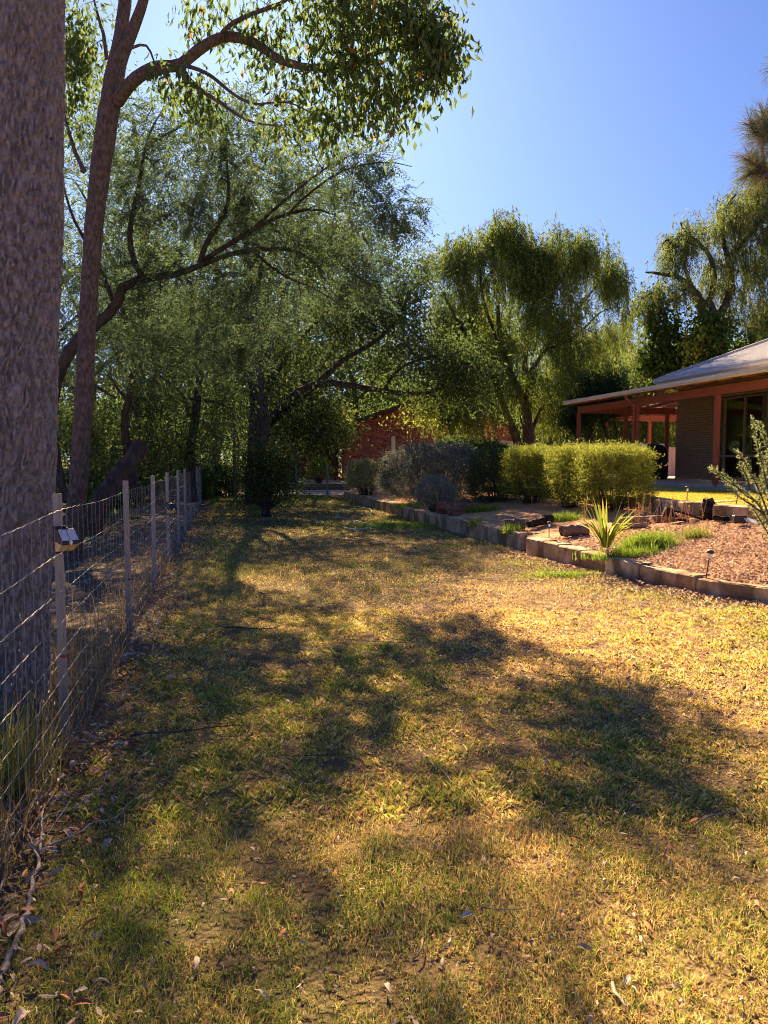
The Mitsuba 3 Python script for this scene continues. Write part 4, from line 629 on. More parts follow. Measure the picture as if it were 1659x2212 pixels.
def tree(key, limbs, blobs, kind, label, cat='tree', seed=1, sc=1.0, m=None, tone=None, barkm='bark_dark', sides=9, twig=.02, leafscale=None, wob=.02, step=.3, extra=None, group=None, foot=None, dense=None):
    r = np.random.default_rng(seed); nodes, rad, mb = [], [], MB(); key = num(key)
    for pts in limbs:
        p, q = px_line(pts)
        p, q = smoothline(p, q, step); k = len(p)
        if k > 4: p[2:-1] += (np.stack([meshkit.noise(np.c_[np.arange(k) * .7, np.full(k, seed * 3.1 + o), np.full(k, q[0] * 90)], o) for o in range(3)], -1)[2:-1] - .5) * wob * 2
        q = q * (1 + .10 * (meshkit.noise(np.c_[np.arange(k) * .9, np.full(k, 3.3), np.full(k, seed)], 5) - .5))
        mb.add(*tube(p, q, sides)); nodes.append(p); rad.append(q)
    nodes, rad = np.vstack(nodes), np.concatenate(rad); C, O = in_blobs(blobs, r, dense or 5)
    d0 = np.array([np.min(((nodes - c) ** 2).sum(1)) for c in C]); order = np.argsort(d0); cap = len(nodes) + len(C) * 4; ND = np.empty((cap, 3)); RD = np.empty(cap); n = len(nodes); ND[:n], RD[:n] = nodes, rad; D = np.zeros_like(C); TP, TR = [], []
    for i in order:
        c = C[i]; dv = ND[:n] - c; cost = np.sqrt((dv ** 2).sum(1)) * (1 + .25 * (dv[:, 2] > .1)) - np.minimum(RD[:n], .05) * 3; j = int(np.argmin(cost)); a = ND[j]; ln = np.linalg.norm(c - a)
        if ln < 1e-3: D[i] = O[i]; continue
        b = (a + c) / 2 + rn(r, 3) * ln * .10 + np.array([0, 0, ln * (.10 if kind != 'weep' else .2)]); t = np.linspace(0, 1, 5)[:, None]; p = a * (1 - t) ** 2 + 2 * b * t * (1 - t) + c * t * t
        r0 = min(RD[j] * .75, .006 + twig * min(ln, 2.) * .6); r1 = .0035 * max(1, C[i][1] / 14) * .8; TP.append(p); TR.append(np.linspace(max(r0, r1), r1, 5)); ND[n:n + 4] = p[1:]; RD[n:n + 4] = np.linspace(r0, r1, 5)[1:]; n += 4; D[i] = nrm(p[4] - p[3]) * .6 + O[i] * .4
    if TP: st = 2 if len(TP) and C[0][1] > 36 else 1; mb.add(*tubes(np.array(TP)[:, ::st], np.array(TR)[:, ::st], 3 if C[0][1] > 24 else 4, False))
    put(key + '__trunk', mb, barkm, True)
    v, f, c = foliage(kind, C, nrm(D), r, sc, m, tone); cm = MB().add(v, f, c)
    for kk in extra or (): b2, kd, s2, m2, tn = kk; C2, O2 = in_blobs(b2, r); cm.add(*foliage(kd, C2, O2, r, s2, m2, tn))
    put(key + '__crown', cm, 'leaf'); tag(key, label, cat, group); return key
# ---- the big grey trunk at the left edge, its bark modelled
def bark_trunk(key, pts, n_a, dz, mat, amp, fx=40, fz=10):
    p, q = px_line(pts); p, q = smoothline(p, q, dz); K = len(p); an = np.arange(n_a) / n_a * 2 * np.pi
    if n_a > 100: an = np.r_[np.linspace(-np.pi, .5, int(n_a * .82), endpoint=False), np.linspace(.5, np.pi, n_a - int(n_a * .82), endpoint=False)]
    t = nrm(np.gradient(p, axis=0)); a0 = nrm(np.cross([0, 1.0, 0], t)); b0 = np.cross(t, a0); c = np.repeat(p, n_a, 0); d = (np.cos(an)[None, :, None] * a0[:, None] + np.sin(an)[None, :, None] * b0[:, None]).reshape(-1, 3); v = c + d * np.repeat(q, n_a)[:, None]
    i, j = np.meshgrid(np.arange(K - 1), np.arange(n_a), indexing='ij'); f = np.stack([i * n_a + j, i * n_a + (j + 1) % n_a, (i + 1) * n_a + (j + 1) % n_a, (i + 1) * n_a + j], -1).reshape(-1, 4); th = np.tile(an, K); z = np.repeat(np.r_[0, np.cumsum(np.linalg.norm(np.diff(p, axis=0), axis=1))], n_a); R = np.repeat(q, n_a)
    def ridge(fx, fz, s): x = np.stack([np.cos(th) * R * fx, np.sin(th) * R * fx, z * fz + s], -1); return meshkit.noise(x, s)
    w = (ridge(9, 5, 1) - .5) * 1.6; x = np.stack([np.cos(th) * R * fx + w, np.sin(th) * R * fx + w, z * fz + w], -1); a = np.abs(meshkit.noise(x, 2) - .5); b = np.abs(meshkit.noise(x * [1.5, 1.5, .55] + 9, 4) - .5) * 1.2
    e = np.clip((np.minimum(a, b) - .015) / .10, 0, 1); e = e * e * (3 - 2 * e); h = e * (.75 + .5 * meshkit.noise(x * .8 + 40, 9)) + .22 * (ridge(90, 50, 6) - .5) + 1.3 * (ridge(4, 1.6, 8) - .5) - .5 * np.clip(ridge(7, 3, 12) - .68, 0, 1) * 3
    return v + d * (h * amp)[:, None], f
b = np.array([0, 4.5, 0]); k = 'grey_trunk_tree'
v, f = bark_trunk(k, [(-24, 1640, b[1], .36), (-18, 1560, b[1], .30), (-11, 1450, b[1], .283), (0, 1100, b[1], .276), (14, 600, b[1], .272), (27, 0, b[1] + .05, .268), (36, -900, b[1] + .2, .25)], 215, .0135, 'bark_grey', .017, 42, 16)
put(k + '__trunk', (v, f), 'bark_grey', True); tag(k, 'thick tree trunk with rough grey bark close by at the left edge, behind the fence', 'tree')
# ---- the slender gum with the long arching branch
def px2(*p): return [(x / 2, y / 2) for x, y in p]
Y2 = 11.8
def wY(p, ys, rs): y = np.linspace(ys[0], ys[1], len(p)); r = np.linspace(rs[0], rs[1], len(p)); return [(a, b, c, d) for (a, b), c, d in zip(p, y, r)]
gum_l = [[(152, 1235, Y2, .18), (160, 1150, Y2, .15), (168, 1060, Y2, .142), (179, 900, Y2, .136), (190, 680, Y2, .132), (204, 480, Y2, .138), (223, 320, Y2, .155), (245, 180, Y2, .15), (262, 70, Y2, .10), (272, -20, Y2, .09), (285, -160, Y2, .075), (300, -340, Y2, .05), (310, -520, Y2, .02)],
         wY([(250, 165), (285, 70), (312, 0), (340, -90), (390, -220), (430, -360)], (Y2, Y2 - .6), (.10, .02)), wY(px2((505, 440), (545, 385), (600, 330), (680, 290), (770, 285), (850, 222), (960, 160), (1050, 166), (1130, 205), (1200, 255), (1290, 282), (1390, 294), (1480, 285), (1560, 260), (1640, 222), (1740, 190), (1860, 170), (1940, 190)), (Y2 - .05, 9.6), (.10, .014)),
         wY(px2((780, 285), (870, 390), (960, 448), (1030, 500), (1110, 532), (1220, 540)), (11.2, 10.2), (.035, .008)), wY(px2((780, 283), (900, 320), (1000, 400), (1100, 450), (1200, 440), (1330, 480)), (11.2, 10.0), (.03, .008)), wY(px2((1010, 100), (1080, 60), (1180, 25), (1300, -40)), (10.9, 10.3), (.03, .012)), wY([(470, 85), (510, 45), (560, 25), (610, 5), (680, -40), (760, -60)], (10.9, 9.8), (.035, .008)),
         wY(px2((560, 210), (630, 195), (660, 250), (680, 300), (700, 340)), (11.6, 11.0), (.022, .005)), wY(px2((460, 250), (440, 120), (415, 40), (400, -60)), (11.9, 12.6), (.03, .012)), wY([(800, 120), (845, 190), (850, 250), (838, 285)], (10.0, 9.8), (.012, .005)), wY([(182, 370), (160, 320), (140, 250), (128, 180)], (11.9, 12.1), (.04, .01)), wY([(340, -90), (480, -160), (640, -180), (800, -160)], (11.4, 9.6), (.05, .012))]
gum_b = [(790, 60, 9.9, 55, 50, .5, 38), (865, 35, 9.7, 50, 45, .5, 40), (930, 35, 9.6, 38, 42, .4, 32), (965, 110, 9.5, 26, 45, .3, 24), (905, 140, 9.6, 45, 45, .4, 32), (850, 195, 9.8, 42, 50, .4, 28), (800, 225, 10, 30, 40, .3, 16), (760, 140, 10, 45, 40, .4, 22), (880, 90, 9.7, 45, 35, .4, 24), (950, 170, 9.5, 22, 28, .25, 10), (890, 215, 9.7, 22, 30, .25, 10), (740, 235, 10.1, 45, 40, .4, 16), (700, 180, 10.2, 100, 60, .6, 34), (560, 150, 10.9, 90, 60, .6, 16), (450, 40, 11.2, 110, 50, .7, 22), (620, 40, 10.5, 120, 50, .8, 46), (750, 30, 10, 110, 55, .8, 70), (842, 288, 9.8, 16, 14, .15, 6), (715, 275, 10.2, 60, 50, .5, 22), (620, 300, 10.5, 70, 55, .5, 18), (165, 130, 12.3, 38, 120, .5, 95), (170, 260, 12.1, 35, 60, .4, 12), (360, 180, 11, 60, 40, .4, 12),
         (420, 190, 11, 90, 40, .5, 20), (480, -140, 11, 240, 110, 1.2, 40), (720, -150, 10.2, 170, 90, 1.0, 20), (300, -380, 11.8, 200, 130, 1.3, 24), (440, 260, 11.2, 70, 50, .5, 18)]
tree('slender_gum_tree', gum_l, gum_b, 'gum', 'slender gum tree with a long arching branch of hanging leaves over the lawn', seed=4, barkm='bark_brown', sides=14, step=.16, wob=.012, sc=.98)
# ---- the dark feathery tree leaning in from the left
Y3 = 14.2
fe_l = [[(140, 1085, 13.6, .14), (120, 1020, 13.6, .13), (108, 930, 13.6, .12), (112, 860, 13.7, .115), (150, 760, 13.8, .11), (200, 705, 13.9, .10), (248, 665, 14, .088), (262, 625, 14, .08), (310, 602, 14.1, .07), (375, 594, 14.2, .06), (430, 575, 14.2, .052), (500, 550, 14.1, .042), (590, 535, 13.9, .045), (630, 540, 13.8, .03), (700, 590, 13.6, .015)], wY(px2((860, 1145), (920, 1000), (985, 880), (980, 700), (982, 540)), (14.2, 14.4), (.055, .012)), wY(px2((880, 1125), (1080, 1000), (1250, 920), (1340, 905), (1450, 930)), (14.2, 13.4), (.05, .012)), wY(px2((1250, 920), (1330, 840), (1480, 740), (1640, 700), (1780, 720)), (13.7, 13), (.025, .006)),
        wY(px2((1080, 1000), (1250, 850), (1420, 720), (1540, 660)), (14, 13.2), (.03, .008)), wY(px2((620, 1205), (560, 1000), (600, 800), (640, 600), (700, 480)), (14.1, 14.8), (.06, .012)), wY(px2((500, 1330), (400, 1100), (300, 900), (270, 700)), (14, 14.8), (.05, .012)), wY(px2((640, 620), (760, 560), (880, 480), (960, 420)), (14.5, 14.2), (.03, .008)), wY(px2((1100, 1090), (1250, 1200), (1380, 1260), (1480, 1330)), (13.9, 13.4), (.025, .006)), [(225, 690, 14, .06), (180, 800, 14.4, .04), (250, 860, 14.6, .02)], wY(px2((820, 1180), (780, 1130), (700, 1190), (690, 1290)), (14, 13.6), (.02, .006))]
fe_b = [(800, 335, 13.4, 45, 25, .5, 8), (865, 462, 13, 50, 24, .4, 12), (835, 400, 13.2, 35, 25, .4, 4), (835, 460, 13.1, 62, 55, .5, 20), (770, 400, 13.4, 70, 60, .7, 20), (690, 350, 13.8, 110, 80, .9, 28), (540, 330, 14.2, 130, 95, 1.1, 60), (360, 320, 14.4, 130, 115, 1.2, 80), (220, 420, 14.6, 110, 140, 1.2, 78), (420, 460, 14.4, 150, 90, 1.2, 90), (600, 470, 14.1, 130, 90, 1, 52), (730, 510, 13.7, 110, 70, .9, 42), (760, 600, 13.6, 90, 50, .8, 26), (620, 610, 13.8, 130, 65, .9, 52), (440, 650, 14.2, 150, 80, 1.1, 70), (260, 600, 14.5, 110, 100, 1.1, 54), (280, 760, 14.6, 130, 70, 1, 47), (420, 760, 14.4, 110, 60, .9, 34), (580, 710, 14, 100, 50, .8, 27), (160, 700, 14.6, 60, 120, .9, 27)]
tree('feathery_tree', fe_l, fe_b, 'feather', 'dark feathery-leaved tree with a thick limb curving in from behind the fence', seed=6, dense=2, barkm='bark_dark', sides=10, sc=1.0, twig=.02)
# ---- sawn leaning trunk and two broadleaf trees over the fence
p, q = px_line([(196, 1150, 11.2, .14), (218, 1085, 11.2, .125), (258, 1025, 11.4, .112), (287, 988, 11.5, .108), (308, 960, 11.6, .115)]); p, q = smoothline(p, q, .05); v, f = bark_trunk('x', [(196, 1150, 11.2, .14), (218, 1085, 11.2, .125), (258, 1025, 11.4, .112), (287, 988, 11.5, .108), (308, 960, 11.6, .115)], 60, .03, 'bark_dark', .02)
put('leaning_stump__trunk', (v, f), 'bark_dark', True); d = nrm(p[-1] - p[-3]); put('leaning_stump__cut_end', MB().add(*cyl(p[-1] - d * .004, p[-1] + d * .006, .108, 20)), 'twig_dead'); tag('leaning_stump', 'dark leaning tree stump sawn off above the fence', 'stump')
br = lambda x0, y0, x1, y1, Y, r0, r1=.02, k=5: [(x0 + (x1 - x0) * t + 14 * math.sin(t * 5 + x0), y0 + (y1 - y0) * t, Y, r0 + (r1 - r0) * t) for t in np.linspace(0, 1, k)]
tree('broadleaf_tree', [br(425, 1085, 415, 700, 19, .16, .05), br(420, 900, 340, 800, 19, .05), br(420, 860, 500, 880, 18.6, .04)], [(345, 900, 18.6, 70, 90, 1.2, 90), (420, 960, 18.3, 75, 45, .8, 70), (470, 900, 18.8, 60, 80, 1, 70), (390, 800, 19.2, 120, 80, 1.3, 90), (300, 960, 19, 60, 60, 1, 50), (500, 790, 19.5, 70, 80, 1, 50), (450, 690, 19.5, 110, 70, 1.2, 60), (330, 560, 20, 160, 100, 1.5, 70), (160, 600, 20, 120, 100, 1.5, 50), (300, 700, 19.5, 100, 80, 1.2, 50)], 'broad', 'broad-leaved tree hanging low over the middle of the fence with sunlit leaf tips', seed=9, sc=1.15, tone='gum', m=24)
tree('broadleaf_tree', [br(285, 1075, 283, 760, 16.5, .11, .05), br(284, 900, 240, 780, 16.5, .04)], [(230, 840, 16.5, 70, 90, 1, 60), (240, 960, 16.8, 60, 60, .8, 50), (330, 860, 16.8, 60, 60, .8, 36), (180, 990, 17.5, 60, 60, .8, 40), (130, 870, 17, 50, 120, 1, 45)], 'broad', 'dark understorey tree with a thin straight trunk behind the leaning stump', seed=10, sc=1.0, tone='dark')
# ---- the spreading dark tree in the middle with long low limbs
Y5 = 27.0
mid_l = [[(545, 1095, Y5, .30), (546, 1030, Y5, .25), (549, 950, Y5, .23), (552, 890, Y5, .22), (548, 830, Y5, .18), (539, 770, Y5, .15), (545, 690, Y5, .12), (560, 600, Y5, .08), (575, 520, Y5, .04)], wY([(552, 975), (572, 925), (606, 882), (655, 842), (700, 829), (760, 832), (830, 845), (900, 850), (960, 835)], (Y5, 25.5), (.19, .05)), wY([(580, 915), (640, 868), (700, 815), (750, 772), (800, 745), (850, 700), (880, 640)], (Y5, 26), (.14, .04)), wY([(553, 880), (600, 800), (640, 745), (690, 690), (740, 640)], (Y5, 27.5), (.12, .03)), wY([(606, 885), (660, 905), (700, 880), (760, 868)], (26.6, 26), (.06, .02)), wY([(548, 830), (500, 760), (460, 700)], (Y5, 27.5), (.09, .03)), wY([(830, 845), (860, 800), (930, 770), (990, 760)], (25.9, 25.3), (.06, .02))]
mid_b = [(960, 790, 25.4, 85, 80, 1.5, 170), (1000, 830, 25.2, 45, 50, .8, 50), (890, 730, 25.8, 80, 60, 1.2, 80), (830, 640, 26.2, 75, 75, 1.2, 130), (880, 590, 26.5, 60, 50, 1, 50), (770, 680, 26.8, 80, 60, 1.2, 110), (700, 620, 27.3, 90, 80, 1.4, 80), (600, 620, 27.5, 110, 80, 1.5, 80), (570, 740, 27.3, 80, 60, 1.4, 60), (650, 760, 27, 80, 50, 1.2, 50), (690, 895, 26.2, 55, 40, .8, 70), (650, 930, 26.4, 60, 45, .9, 80), (720, 940, 26, 35, 35, .6, 36), (890, 862, 25.6, 60, 22, .9, 14), (800, 800, 26.2, 70, 30, 1, 26), (480, 700, 27.5, 80, 80, 1.3, 60), (500, 820, 27.4, 60, 60, 1.2, 40), (600, 500, 27.5, 120, 70, 1.6, 120), (660, 420, 27.3, 110, 60, 1.6, 80), (740, 540, 27, 80, 60, 1.4, 60), (820, 540, 26.8, 40, 30, .8, 20), (600, 855, 27.5, 40, 40, 1, 24)]
tree('spreading_tree', mid_l, mid_b, 'broad', 'spreading dark tree in the middle with long low limbs reaching towards the brick gable', seed=12, sc=1.55, m=30, tone='dark', extra=[([(740, 915, 25.8, 25, 40, .5, 12), (890, 900, 25.2, 50, 40, .6, 18)], 'broad', 1.3, 16, 'bright')])
# ---- leafy bush on the lawn
b = G(575, 1117); Yb = b[1]; r = np.random.default_rng(31)
tree('leafy_bush', [[(575, 1117, Yb, .13), (574, 1098, Yb, .11)]] + [[(574 + dx * .15, 1100, Yb, .03), (574 + dx * .6, 1075, Yb, .018), (574 + dx, 1045 - abs(dx) * .2, Yb + dz, .008)] for dx, dz in ((-45, .1), (-28, -.2), (-12, .2), (4, -.1), (20, .2), (36, -.2), (50, .1), (62, 0))], [(575, 1010, Yb, 55, 50, .75, 150), (600, 1045, Yb, 45, 35, .6, 80), (548, 1050, Yb, 38, 30, .6, 60), (620, 1000, Yb, 26, 35, .4, 30), (540, 990, Yb, 25, 25, .4, 20), (525, 1075, Yb, 14, 10, .2, 6)], 'broad', 'leafy dark green bush on a dark stump standing on the lawn', 'bush', seed=14, sc=.92, m=22, tone='dark', twig=.006, barkm='bark_dark', extra=[([(575, 1010, Yb, 58, 50, .75, 16)], 'broad', .9, 10, 'bright')])
# ---- weeping peppermint behind the hedge
Y6 = 35.0; Z2 = lambda *p: [(829.5 + x / 2, 384 + y / 2) for x, y in p]
wee_l = [[(1142, 1045, Y6, .38), (1143, 985, Y6, .33), (1141, 925, Y6, .27), (1125, 870, Y6, .21), (1100, 800, Y6, .16), (1083, 740, Y6, .12), (1075, 660, Y6, .08)], wY(Z2((600, 1260), (585, 1170), (540, 1050), (490, 920), (440, 790), (370, 690), (290, 570), (240, 470)), (Y6 + .2, Y6 - .8), (.22, .04)), wY(Z2((620, 1080), (605, 950), (545, 850), (520, 780), (420, 470), (420, 380)), (Y6, Y6), (.16, .04)), wY(Z2((625, 1050), (610, 880), (612, 700), (640, 560), (700, 440), (720, 340)), (Y6, Y6 + .5), (.17, .04)), wY(Z2((640, 1080), (680, 990), (690, 880)), (Y6, Y6 - .5), (.10, .04)), wY(Z2((625, 850), (700, 740), (780, 640), (900, 490), (990, 380)), (Y6, Y6 + .4), (.10, .02)), wY(Z2((700, 740), (830, 680), (960, 570), (1030, 560)), (Y6, Y6 - .4), (.06, .015)), wY(Z2((500, 1000), (440, 960), (360, 930), (310, 960)), (Y6 - .2, Y6 - 1.2), (.06, .02))]
wee_b = [(1060, 500, Y6, 95, 32, 1.8, 90), (1165, 528, Y6, 100, 32, 1.8, 90), (1170, 580, Y6, 60, 40, 1.6, 60), (1200, 545, Y6, 60, 28, 1.4, 40), (980, 560, Y6, 55, 50, 1.3, 70), (1255, 555, Y6, 60, 40, 1.4, 55), (1100, 590, Y6, 140, 60, 2, 160), (1000, 660, Y6, 70, 60, 1.4, 60), (1200, 640, Y6, 95, 60, 1.6, 90), (1318, 590, Y6, 46, 36, 1, 44), (1325, 670, Y6, 36, 70, 1, 44), (1095, 720, Y6, 120, 60, 1.8, 110), (1225, 740, Y6, 80, 60, 1.5, 90), (1210, 830, Y6, 70, 45, 1.2, 60), (1290, 770, Y6, 45, 60, 1, 40), (960, 700, Y6, 40, 60, 1, 40), (1010, 780, Y6, 50, 50, 1, 40), (1170, 850, Y6, 80, 40, 1.2, 40), (960, 870, Y6 - 1.5, 55, 32, 1, 50), (1050, 840, Y6 - .8, 70, 50, 1.2, 60), (1010, 900, Y6 - 1.4, 70, 30, 1, 36), (1180, 900, Y6 + 1, 50, 40, 1, 26)]
tree('weeping_tree', wee_l, wee_b, 'weep', 'weeping peppermint tree with dark forked trunks standing behind the hedge', seed=16, sc=1.15, twig=.022, extra=[([(1080, 600, Y6, 110, 60, 1.4, 50), (1190, 660, Y6, 80, 70, 1.3, 36), (1100, 720, Y6, 100, 60, 1.4, 36)], 'broad', 1.7, 24, 'olive')], barkm='bark_dark', sides=9, wob=.05)
# ---- trees at the right behind the house
tree('peppermint_tree', [[(1560, 900, 43, .5), (1545, 790, 43, .42), (1530, 710, 43, .36), (1512, 655, 43, .28), (1494, 625, 42.5, .2), (1462, 600, 42, .13), (1420, 592, 41.5, .08), (1395, 588, 41, .04)], wY([(1520, 670), (1540, 610), (1535, 560), (1500, 520), (1470, 480)], (43, 42), (.2, .04)), wY([(1530, 700), (1580, 600), (1560, 500), (1590, 420)], (43, 43), (.25, .05)), wY([(1570, 560), (1640, 480), (1690, 400)], (43, 43), (.15, .04)), wY([(1500, 630), (1470, 560), (1440, 520), (1425, 540)], (42.5, 41.5), (.12, .02))],
     [(1560, 480, 43, 70, 45, 2, 66), (1640, 430, 43, 70, 70, 2, 90), (1490, 510, 42.5, 45, 40, 1.5, 34), (1455, 545, 42, 40, 32, 1.2, 24), (1600, 560, 43, 80, 50, 2, 60), (1665, 560, 43, 55, 100, 2, 80), (1535, 575, 42.6, 40, 35, 1.5, 20), (1640, 660, 43, 50, 60, 1.6, 50), (1690, 700, 43, 50, 90, 2, 60), (1580, 640, 43, 35, 40, 1, 30), (1640, 740, 43, 40, 50, 1, 30), (1690, 400, 43, 60, 50, 2, 60)], 'weep', 'tall peppermint tree with bare forked limbs rising behind the house roof', seed=18, sc=1.4, tone='olive', barkm='bark_dark', wob=.08, twig=.025)
tree('ivy_clad_tree', [br(1425, 900, 1432, 640, 40, .3, .08), br(1430, 760, 1395, 700, 40, .1)], [(1430, 710, 40, 30, 60, 1.1, 70), (1462, 780, 40, 45, 50, 1.1, 80), (1410, 790, 40, 30, 40, 1, 40), (1418, 640, 40.3, 40, 35, 1, 14), (1405, 760, 39.6, 25, 30, .6, 24)], 'ivy', 'dark ivy-covered tree standing left of the house roof', seed=20, sc=1.5, m=26, extra=[([(1440, 630, 40, 55, 40, 1, 40), (1390, 680, 40, 30, 70, 1, 26)], 'weep', 1.3, None, 'olive')])
tree('ivy_clad_tree', [br(1550, 900, 1530, 650, 38, .3, .15)], [(1532, 715, 38, 32, 50, 1.2, 70), (1545, 775, 37.8, 40, 40, 1.1, 70), (1585, 765, 38, 40, 35, 1.1, 40), (1500, 770, 38.2, 25, 40, 1, 36), (1625, 760, 38.4, 35, 30, 1, 26)], 'ivy', 'ivy-covered trunk with sunlit leaves directly behind the house roof', seed=21, sc=1.5, m=26, extra=[([(1518, 730, 37.4, 25, 50, .5, 26)], 'ivy', 1.6, 20, 'bright')])
tree('round_conifer', [br(1300, 1030, 1298, 860, 31, .14, .05), br(1285, 1030, 1262, 900, 31, .09), br(1312, 1030, 1325, 880, 31, .09), br(1275, 1030, 1245, 920, 31, .06)], [(1300, 850, 31, 52, 50, 1.0, 260), (1262, 890, 31, 45, 40, .9, 160), (1325, 885, 31, 30, 30, .7, 60), (1238, 910, 31, 26, 25, .6, 50)], 'broad', 'dense dark round-topped conifer behind the end of the verandah', seed=23, sc=1.0, m=44, tone='conifer', twig=.01)
tree('yellow_green_tree', [br(1385, 1000, 1392, 840, 46, .2, .08)], [(1375, 850, 46, 55, 45, 2, 70), (1430, 840, 47, 60, 40, 2, 60), (1350, 900, 46, 50, 60, 2, 60), (1460, 900, 46, 60, 60, 2, 60), (1400, 940, 45, 60, 45, 1.5, 50)], 'weep', 'sunlit yellow-green tree behind the verandah roof', seed=25, sc=1.4, tone='willow')
# ---- trees farther off that close the view
BACK = [(210, 38, 130, 190, 'gum', 'very tall green tree far back at the upper left, seen between the two trunks'), (470, 42, 230, 190, 'gum', 'very tall hazy tree far back above the feathery tree'), (680, 50, 430, 120, 'gum', 'tall hazy green tree far back behind the spreading tree'), (1100, 52, 640, 150, 'gum', 'green tree far behind the weeping tree, closing the gaps in it'), (1270, 50, 720, 110, 'willow', 'sunlit far tree between the weeping tree and the round conifer'), (300, 25, 90, 190, 'gum', 'tall hazy green tree rising behind the slender gum at the upper left'), (560, 24, 250, 150, 'dark', 'tall tree showing behind the crown of the feathery tree'), (760, 46, 620, 130, 'gum', 'hazy green tree far behind, just right of the steel pole limbs'), (640, 40, 560, 150, 'dark', 'tall dark tree standing behind the spreading tree'), (470, 36, 640, 170, 'dark', 'dense dark tree behind the steel pole'), (330, 31, 560, 190, 'dark', 'tall dense tree behind the feathery tree'), (180, 26, 520, 210, 'dark', 'dense dark tree showing between the two left trunks'), (40, 22, 500, 200, 'dark', 'dark tree behind the big grey trunk'), (420, 52, 820, 150, 'gum', 'low green tree far beyond the fence'),
        (1010, 62, 830, 120, 'willow', 'pale yellow-green tree far behind the brick gable'), (890, 66, 800, 120, 'willow', 'pale far tree above the roof of the brick gable'), (1230, 56, 790, 120, 'olive', 'olive green tree far behind the weeping tree'), (1350, 60, 780, 110, 'olive', 'far olive tree left of the ivy-clad trees'), (1500, 58, 760, 130, 'dark', 'dark far tree behind the ivy-clad trees'), (260, 44, 880, 130, 'gum', 'low far green tree seen under the feathery tree'), (100, 38, 880, 130, 'gum', 'low far green tree at the left behind the fence'), (620, 60, 860, 120, 'gum', 'far green tree left of the brick gable'), (1150, 60, 860, 110, 'gum', 'far green tree low behind the weeping trunks')]
for i, (x, Y, y, w, tn, lab) in enumerate(BACK):
    r = np.random.default_rng(100 + i); yb = 995 + 1.4 / Y * FPX; h = (960 - y); dn = .38 if Y < 25.5 and y < 300 else 1.0; bl = [(x + r.uniform(-.7, .7) * w, y + h * (.1 + .9 * r.uniform(0, 1)), Y + r.uniform(-1.5, 1.5), w * r.uniform(.4, .65), h * r.uniform(.15, .28) + 18, 2.0, int(34 * dn)) for _ in range(9)] + [(x, y + h * .35, Y, w * .8, h * .4, 2.5, int(90 * dn))]
    tree('far_tree', [br(x, yb, x + r.uniform(-20, 20), y + h * .2, Y, .25, .06)] + [br(x, y + h * .75, x + s * w * .7, y + h * .35, Y, .10, .03) for s in (-1, 1)], bl, 'broad', lab, seed=200 + i, sc=2.3 * Y / 40, m=26, tone=tn, sides=7, group='trees in the background')
mb = MB(); r = np.random.default_rng(55)
for ring in range(3):
    n = 700; ang = r.uniform(-.75, .75, n); R = 78 + ring * 8 + r.uniform(-3, 3, n); C = np.stack([np.sin(ang) * R, np.cos(ang) * R, .3 + (7.5 + 2.5 * np.sin(ang * 9 + ring)) * r.uniform(0, 1, n) ** .8], -1); mb.add(*foliage('broad', C, nrm(rn(r, n, 3)), r, 7.5, 18, ['olive', 'gum', 'dark'][ring]))
put('distant_bush', mb, 'leaf'); tag('distant_bush', 'distant bush closing the view behind all the trees', 'bushland', kind='stuff')
mb = MB(); n = 1500; y = r.uniform(12, 52, n); x = fence_x(y) - .9 - r.uniform(0, 1, n) ** .7 * (4 + y * .5); C = np.stack([x, y, r.uniform(.05, .9, n) * r.uniform(.3, 1, n) * np.clip(y / 18, 1, 2.6)], -1); mb.add(*foliage('broad', C, nrm(rn(r, n, 3) + [0, 0, 1]), r, 1.5, 16, 'gum'))
put('undergrowth', mb, 'leaf'); tag('undergrowth', 'low undergrowth on the bush floor beyond the wire fence', 'undergrowth', kind='stuff')
